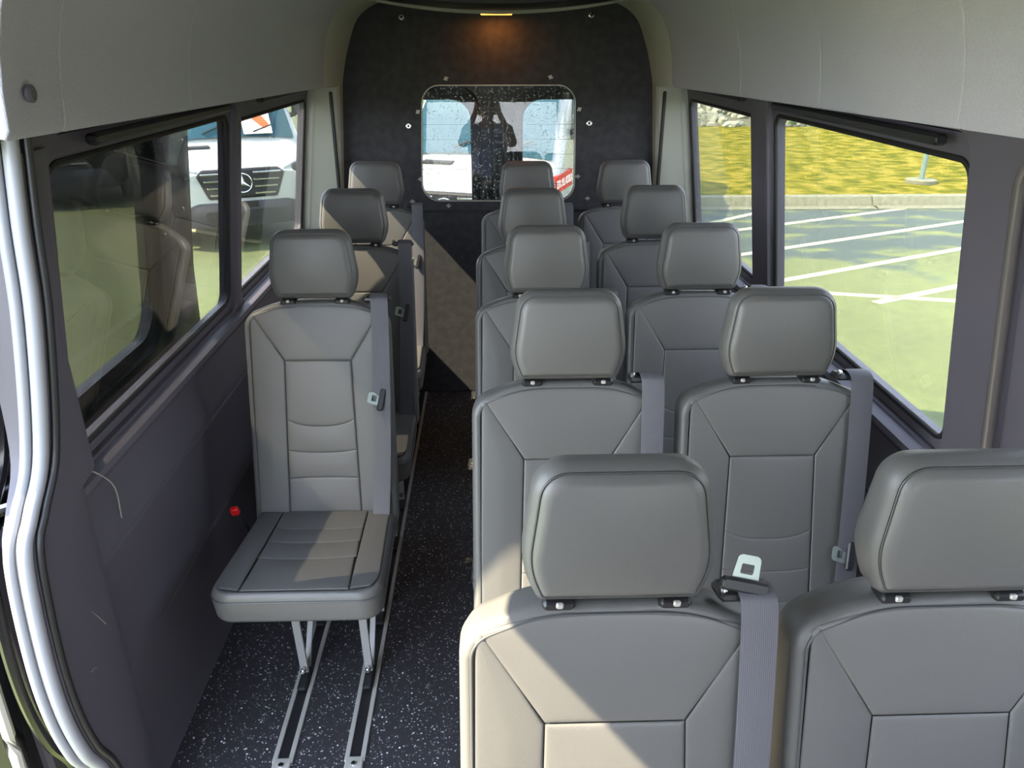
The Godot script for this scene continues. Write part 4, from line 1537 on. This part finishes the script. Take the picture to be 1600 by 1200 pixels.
	lp.box(Vector3(-0.16, 0.55, 0.07), Vector3(0.16, 0.63, 0.085), 0.004)
	put(lp, "number_plate_holder", M.black, bo)
	var vent := Sh.new()
	vent.box(Vector3(-0.62, 1.19, -0.92), Vector3(-0.25, 1.222, -0.78), 0.006)
	put(vent, "hood_vent", M.bumper, t)
	if banner:
		var bn := Sh.new()
		bn.box(Vector3(0.960, 0.92, -1.52), Vector3(1.002, 1.11, -0.80))
		var bnr := put(bn, "banner", M.banner, t)
		var tm := TextMesh.new()
		tm.text = "ER ALASKA"
		tm.font_size = 24
		tm.pixel_size = 0.0050
		tm.depth = 0.006
		var fnt := SystemFont.new()
		fnt.font_names = PackedStringArray(["Droid Serif"])
		fnt.font_weight = 700
		tm.font = fnt
		var tx := MeshInstance3D.new()
		tx.name = "lettering"
		tx.mesh = tm
		tx.material_override = plain(Color(0.92, 0.90, 0.84), 0.5)
		tx.transform = Transform3D(Basis(Vector3.UP, PI / 2), Vector3(1.004, 1.015, -1.16))
		bnr.add_child(tx)
	else:
		if paint == M.paint_white:
			# sheet with an orange leaf emblem behind the windscreen
			var sh := Sh.new()
			sh.box(Vector3(-0.19, 0.0, 0.0), Vector3(0.19, 0.52, 0.006))
			var xs := Transform3D(Basis(Vector3.RIGHT, -0.70), Vector3(0.42, 1.335, -0.985))
			sh.xf(xs)
			var sn := put(sh, "windscreen_sheet", plain(Color(0.85, 0.84, 0.80), 0.6), t)
			var lf := Sh.new()
			lf.slab(rounded([Vector2(0.10, 0.06), Vector2(0.17, 0.14), Vector2(0.02, 0.42), Vector2(-0.13, 0.47), Vector2(-0.10, 0.30)], [0.03]), [[0, 0.005], [0, 0.009]])
			lf.xf(xs)
			put(lf, "leaf_emblem", plain(Color(0.80, 0.36, 0.16), 0.6), sn)

func build_small_things():
	# interior lamp over the bulkhead
	var l := thing("ceiling_lamp", "small glowing amber lamp under the cover above the bulkhead", "lamp", Vector3(0.047, 1.872, -3.875))
	var b := Sh.new()
	b.box(Vector3(-0.085, -0.004, -0.022), Vector3(0.085, 0.012, 0.022), 0.004)
	put(b, "lamp_housing", M.plastic_dark, l)
	var g := Sh.new()
	g.box(Vector3(-0.072, -0.009, -0.014), Vector3(0.072, -0.002, 0.014), 0.003)
	var em := plain(Color(1, 0.8, 0.5), 0.4)
	em.emission_enabled = true
	em.emission = Color(1.0, 0.62, 0.25)
	em.emission_energy_multiplier = 2.2
	put(g, "lamp_lens", em, l)
	var o := AreaLight3D.new()
	o.name = "lamp_glow"
	o.area_size = Vector2(0.12, 0.025)
	o.light_color = Color(1.0, 0.60, 0.24)
	o.light_energy = 0.03
	o.area_range = 6.0
	o.shadow_enabled = true
	o.rotation.x = -PI / 2
	o.position = Vector3(0, -0.012, 0)
	l.add_child(o)
	# round clip in the lining by the door opening
	var c := thing("lining_clip", "round grey plastic clip in the fabric by the door opening", "clip", Vector3(CX - 0.782, 1.665, -1.325))
	var k := Sh.new()
	k.lathe([Vector2(0.014, 0.0), Vector2(0.014, 0.005), Vector2(0.009, 0.008)], 16)
	k.xf(Transform3D(Basis(Vector3.BACK, -PI / 2 - 0.05), Vector3.ZERO))
	put(k, "clip_head", M.plastic, c)


# ---------------------------------------------------------------- the photographer, mirrored in the bulkhead window

func net(bones: Array, k: float, cell: float) -> Sh:
	# one smooth skin over tapered bones [from, to, radius, radius], as surface nets
	var lo := Vector3.ONE * 1e9
	var hi := -lo
	for b in bones:
		var r := maxf(b[2], b[3]) + cell * 3.0
		for p in [b[0], b[1]]:
			lo = lo.min(p - Vector3.ONE * r)
			hi = hi.max(p + Vector3.ONE * r)
	var n := Vector3i(((hi - lo) / cell).ceil()) + Vector3i.ONE
	var f := PackedFloat32Array()
	f.resize(n.x * n.y * n.z)
	f.fill(1.0)
	for b in bones:
		var a: Vector3 = b[0]
		var d: Vector3 = b[1] - a
		var ra: float = b[2]
		var rb: float = b[3]
		var l2 := maxf(d.length_squared(), 1e-9)
		var m := Vector3.ONE * (maxf(ra, rb) + k * 1.5 + cell * 2.0)
		var i0 := Vector3i(((a.min(b[1]) - m - lo) / cell).floor()).clamp(Vector3i.ZERO, n - Vector3i.ONE)
		var i1 := Vector3i(((a.max(b[1]) + m - lo) / cell).ceil()).clamp(Vector3i.ZERO, n - Vector3i.ONE)
		for z in range(i0.z, i1.z + 1):
			for y in range(i0.y, i1.y + 1):
				var at := (z * n.y + y) * n.x
				for x in range(i0.x, i1.x + 1):
					var p := lo + Vector3(x, y, z) * cell - a
					var t := clampf(p.dot(d) / l2, 0.0, 1.0)
					var s := (p - d * t).length() - lerpf(ra, rb, t)
					var o := f[at + x]
					var h := maxf(k - absf(o - s), 0.0) / k
					f[at + x] = minf(o, s) - h * h * k * 0.25
	var out := Sh.new()
	var id := {}
	var step := [1, n.x, n.x * n.y]
	var corner := [0, 1, n.x, n.x + 1, step[2], step[2] + 1, step[2] + n.x, step[2] + n.x + 1]
	for z in n.z - 1:
		for y in n.y - 1:
			for x in n.x - 1:
				var c := (z * n.y + y) * n.x + x
				var inside := 0
				for q in corner:
					if f[c + q] < 0.0:
						inside += 1
				if inside == 0 or inside == 8:
					continue
				var sum := Vector3.ZERO
				var cnt := 0
				for e in 12:
					var ax := e / 4
					var u := e % 4
					var o := Vector3i.ZERO
					o[(ax + 1) % 3] = u & 1
					o[(ax + 2) % 3] = u >> 1
					var ia: int = c + o.x + o.y * n.x + o.z * step[2]
					var va := f[ia]
					var vb := f[ia + step[ax]]
					if (va < 0.0) != (vb < 0.0):
						var q := Vector3(o)
						q[ax] += va / (va - vb)
						sum += q
						cnt += 1
				id[c] = out.v.size()
				out.v.append(lo + (Vector3(x, y, z) + sum / cnt) * cell)
	for c in id:
		for ax in 3:
			var va := f[c]
			var vb := f[c + step[ax]]
			if (va < 0.0) == (vb < 0.0):
				continue
			var s1: int = step[(ax + 1) % 3]
			var s2: int = step[(ax + 2) % 3]
			if not (id.has(c - s1) and id.has(c - s2) and id.has(c - s1 - s2)):
				continue
			if va < 0.0:
				out.quad(id[c], id[c - s1], id[c - s1 - s2], id[c - s2])
			else:
				out.quad(id[c], id[c - s2], id[c - s1 - s2], id[c - s1])
	return out

func build_person():
	var z := 0.37
	var t := thing("person", "person in a light blue shirt and black trousers holding up a phone", "person", Vector3(0, 0, 0))
	var limbs := []
	var hands := Sh.new()
	for s in [-1.0, 1.0]:
		var sh := Vector3(s * 0.185, 1.475, z)
		var el := Vector3(s * 0.245, 1.37, z - 0.17)
		var wr := Vector3(s * 0.120, 1.635, z - 0.285)
		limbs += [[Vector3(s * 0.05, 1.50, z), sh, 0.065, 0.062], [sh, el, 0.052, 0.042], [el, wr, 0.042, 0.026]]
		limbs += [[Vector3(s * 0.085, 0.95, z), Vector3(s * 0.10, 0.50, z - 0.01), 0.088, 0.056], [Vector3(s * 0.10, 0.50, z - 0.01), Vector3(s * 0.105, 0.09, z + 0.02), 0.056, 0.038], [Vector3(s * 0.105, 0.05, z + 0.04), Vector3(s * 0.115, 0.035, z - 0.14), 0.04, 0.032]]
		# hand round the end of the phone
		var bones := [[wr, Vector3(s * 0.108, 1.675, z - 0.305), 0.024, 0.022], [Vector3(s * 0.116, 1.672, z - 0.300), Vector3(s * 0.110, 1.715, z - 0.330), 0.019, 0.012], [Vector3(s * 0.104, 1.672, z - 0.300), Vector3(s * 0.100, 1.700, z - 0.325), 0.018, 0.012]]
		for k in 4:
			var base := Vector3(s * 0.112, 1.672 + k * 0.017, z - 0.322 - k * 0.002)
			var mid := Vector3(s * (0.106 - k * 0.001), 1.688 + k * 0.017, z - 0.364)
			var tip := Vector3(s * (0.078 + 0.004 * absf(k - 1.5)), 1.698 + k * 0.0165, z - 0.382)
			bones += [[base, mid, 0.0095, 0.0085], [mid, tip, 0.0085, 0.0072]]
		bones += [[Vector3(s * 0.100, 1.665, z - 0.300), Vector3(s * 0.085, 1.695, z - 0.318), 0.012, 0.010], [Vector3(s * 0.085, 1.695, z - 0.318), Vector3(s * 0.070, 1.715, z - 0.330), 0.010, 0.008]]
		var h := net(bones, 0.008, 0.004)
		var at := hands.v.size()
		hands.v.append_array(h.v)
		for i in h.t:
			hands.t.append(i + at)
	var trunk := [[Vector3(0, 0.97, z), Vector3(0, 1.16, z), 0.125, 0.115], [Vector3(-0.07, 1.18, z), Vector3(-0.095, 1.40, z + 0.005), 0.10, 0.105], [Vector3(0.07, 1.18, z), Vector3(0.095, 1.40, z + 0.005), 0.10, 0.105], [Vector3(0, 1.45, z + 0.01), Vector3(0, 1.56, z - 0.01), 0.065, 0.055]]
	var head := [[Vector3(0, 1.685, z + 0.005), Vector3(0, 1.70, z - 0.015), 0.088, 0.085], [Vector3(0, 1.66, z - 0.02), Vector3(0, 1.60, z - 0.045), 0.070, 0.042], [Vector3(0, 1.672, z - 0.10), Vector3(0, 1.645, z - 0.118), 0.010, 0.014], [Vector3(-0.02, 1.612, z - 0.088), Vector3(0.02, 1.612, z - 0.088), 0.009, 0.009], [Vector3(-0.086, 1.675, z), Vector3(-0.090, 1.645, z), 0.016, 0.010], [Vector3(0.086, 1.675, z), Vector3(0.090, 1.645, z), 0.016, 0.010]]
	var body := net(limbs + trunk, 0.045, 0.014)
	var hd := net(head + [[Vector3(0, 1.54, z - 0.005), Vector3(0, 1.60, z - 0.01), 0.055, 0.052]], 0.018, 0.006)
	for extra in [hd, hands]:
		var at := body.v.size()
		body.v.append_array(extra.v)
		for i in extra.t:
			body.t.append(i + at)
	var bo := put(body, "body", plain(Color(0.72, 0.52, 0.42), 0.55), t, Vector3.ZERO, 80.0)
	for s in [-1.0, 1.0]:
		var ey := Sh.new()
		ey.lathe([Vector2(0.004, -0.010), Vector2(0.010, -0.004), Vector2(0.010, 0.004), Vector2(0.004, 0.010)], 10)
		ey.xf(Transform3D(Basis(), Vector3(s * 0.032, 1.685, z - 0.092)))
		put(ey, "eye", plain(Color(0.2, 0.15, 0.12), 0.2), bo)
		var shoe := net([[Vector3(s * 0.105, 0.055, z + 0.055), Vector3(s * 0.116, 0.045, z - 0.15), 0.052, 0.043], [Vector3(s * 0.105, 0.03, z + 0.06), Vector3(s * 0.118, 0.03, z - 0.16), 0.03, 0.03]], 0.02, 0.012)
		put(shoe, "shoe", M.black, t, Vector3.ZERO, 80.0)
	var shirt := [[Vector3(0, 1.08, z), Vector3(0, 1.18, z), 0.142, 0.130]]
	for b in trunk.slice(1, 3):
		shirt.append([b[0], b[1], b[2] + 0.018, b[3] + 0.014])
	for s in [-1.0, 1.0]:
		var sh := Vector3(s * 0.185, 1.475, z)
		var el := Vector3(s * 0.245, 1.37, z - 0.17)
		shirt += [[Vector3(s * 0.05, 1.475, z), sh, 0.072, 0.074], [sh, sh.lerp(el, 0.62), 0.068, 0.064]]
	put(net(shirt, 0.05, 0.014), "shirt", plain(Color(0.55, 0.60, 0.80), 0.85), t, Vector3.ZERO, 80.0)
	var pants := [[Vector3(-0.03, 1.0, z), Vector3(0.03, 1.0, z), 0.128, 0.128]]
	for s in [-1.0, 1.0]:
		pants += [[Vector3(s * 0.085, 0.95, z), Vector3(s * 0.10, 0.50, z - 0.01), 0.100, 0.072], [Vector3(s * 0.10, 0.50, z - 0.01), Vector3(s * 0.105, 0.10, z + 0.02), 0.072, 0.058]]
	put(net(pants, 0.035, 0.014), "trousers", plain(Color(0.07, 0.07, 0.085), 0.85), t, Vector3.ZERO, 80.0)
	put(net([[Vector3(0, 1.72, z + 0.02), Vector3(0, 1.745, z - 0.03), 0.090, 0.074], [Vector3(0, 1.67, z + 0.045), Vector3(0, 1.70, z + 0.03), 0.07, 0.085]], 0.02, 0.007), "hair", plain(Color(0.10, 0.07, 0.05), 0.7), t, Vector3.ZERO, 80.0)
	# the phone, just behind the lens
	var ph := thing("smartphone", "dark phone held up in both hands by the person", "phone")
	var fw := Vector3(0.0279, -0.40274, -0.91488)
	var bs := Basis.looking_at(fw, Vector3.UP)
	var x := Transform3D(bs, Vector3(0, 1.734, 0) - fw * 0.012 + bs.x * 0.005 - bs.y * 0.012)
	var p := Sh.new()
	p.slab(rounded([Vector2(-0.080, -0.038), Vector2(0.080, -0.038), Vector2(0.080, 0.038), Vector2(-0.080, 0.038)], [0.010]), [[0.002, -0.004], [0.0, -0.002], [0.0, 0.002], [0.002, 0.004]])
	p.xf(x)
	put(p, "phone_body", M.plastic_dark, ph)
	var sc := Sh.new()
	sc.box(Vector3(-0.076, -0.034, 0.0038), Vector3(0.076, 0.034, 0.0046))
	sc.xf(x)
	put(sc, "phone_glass", M.black, ph)
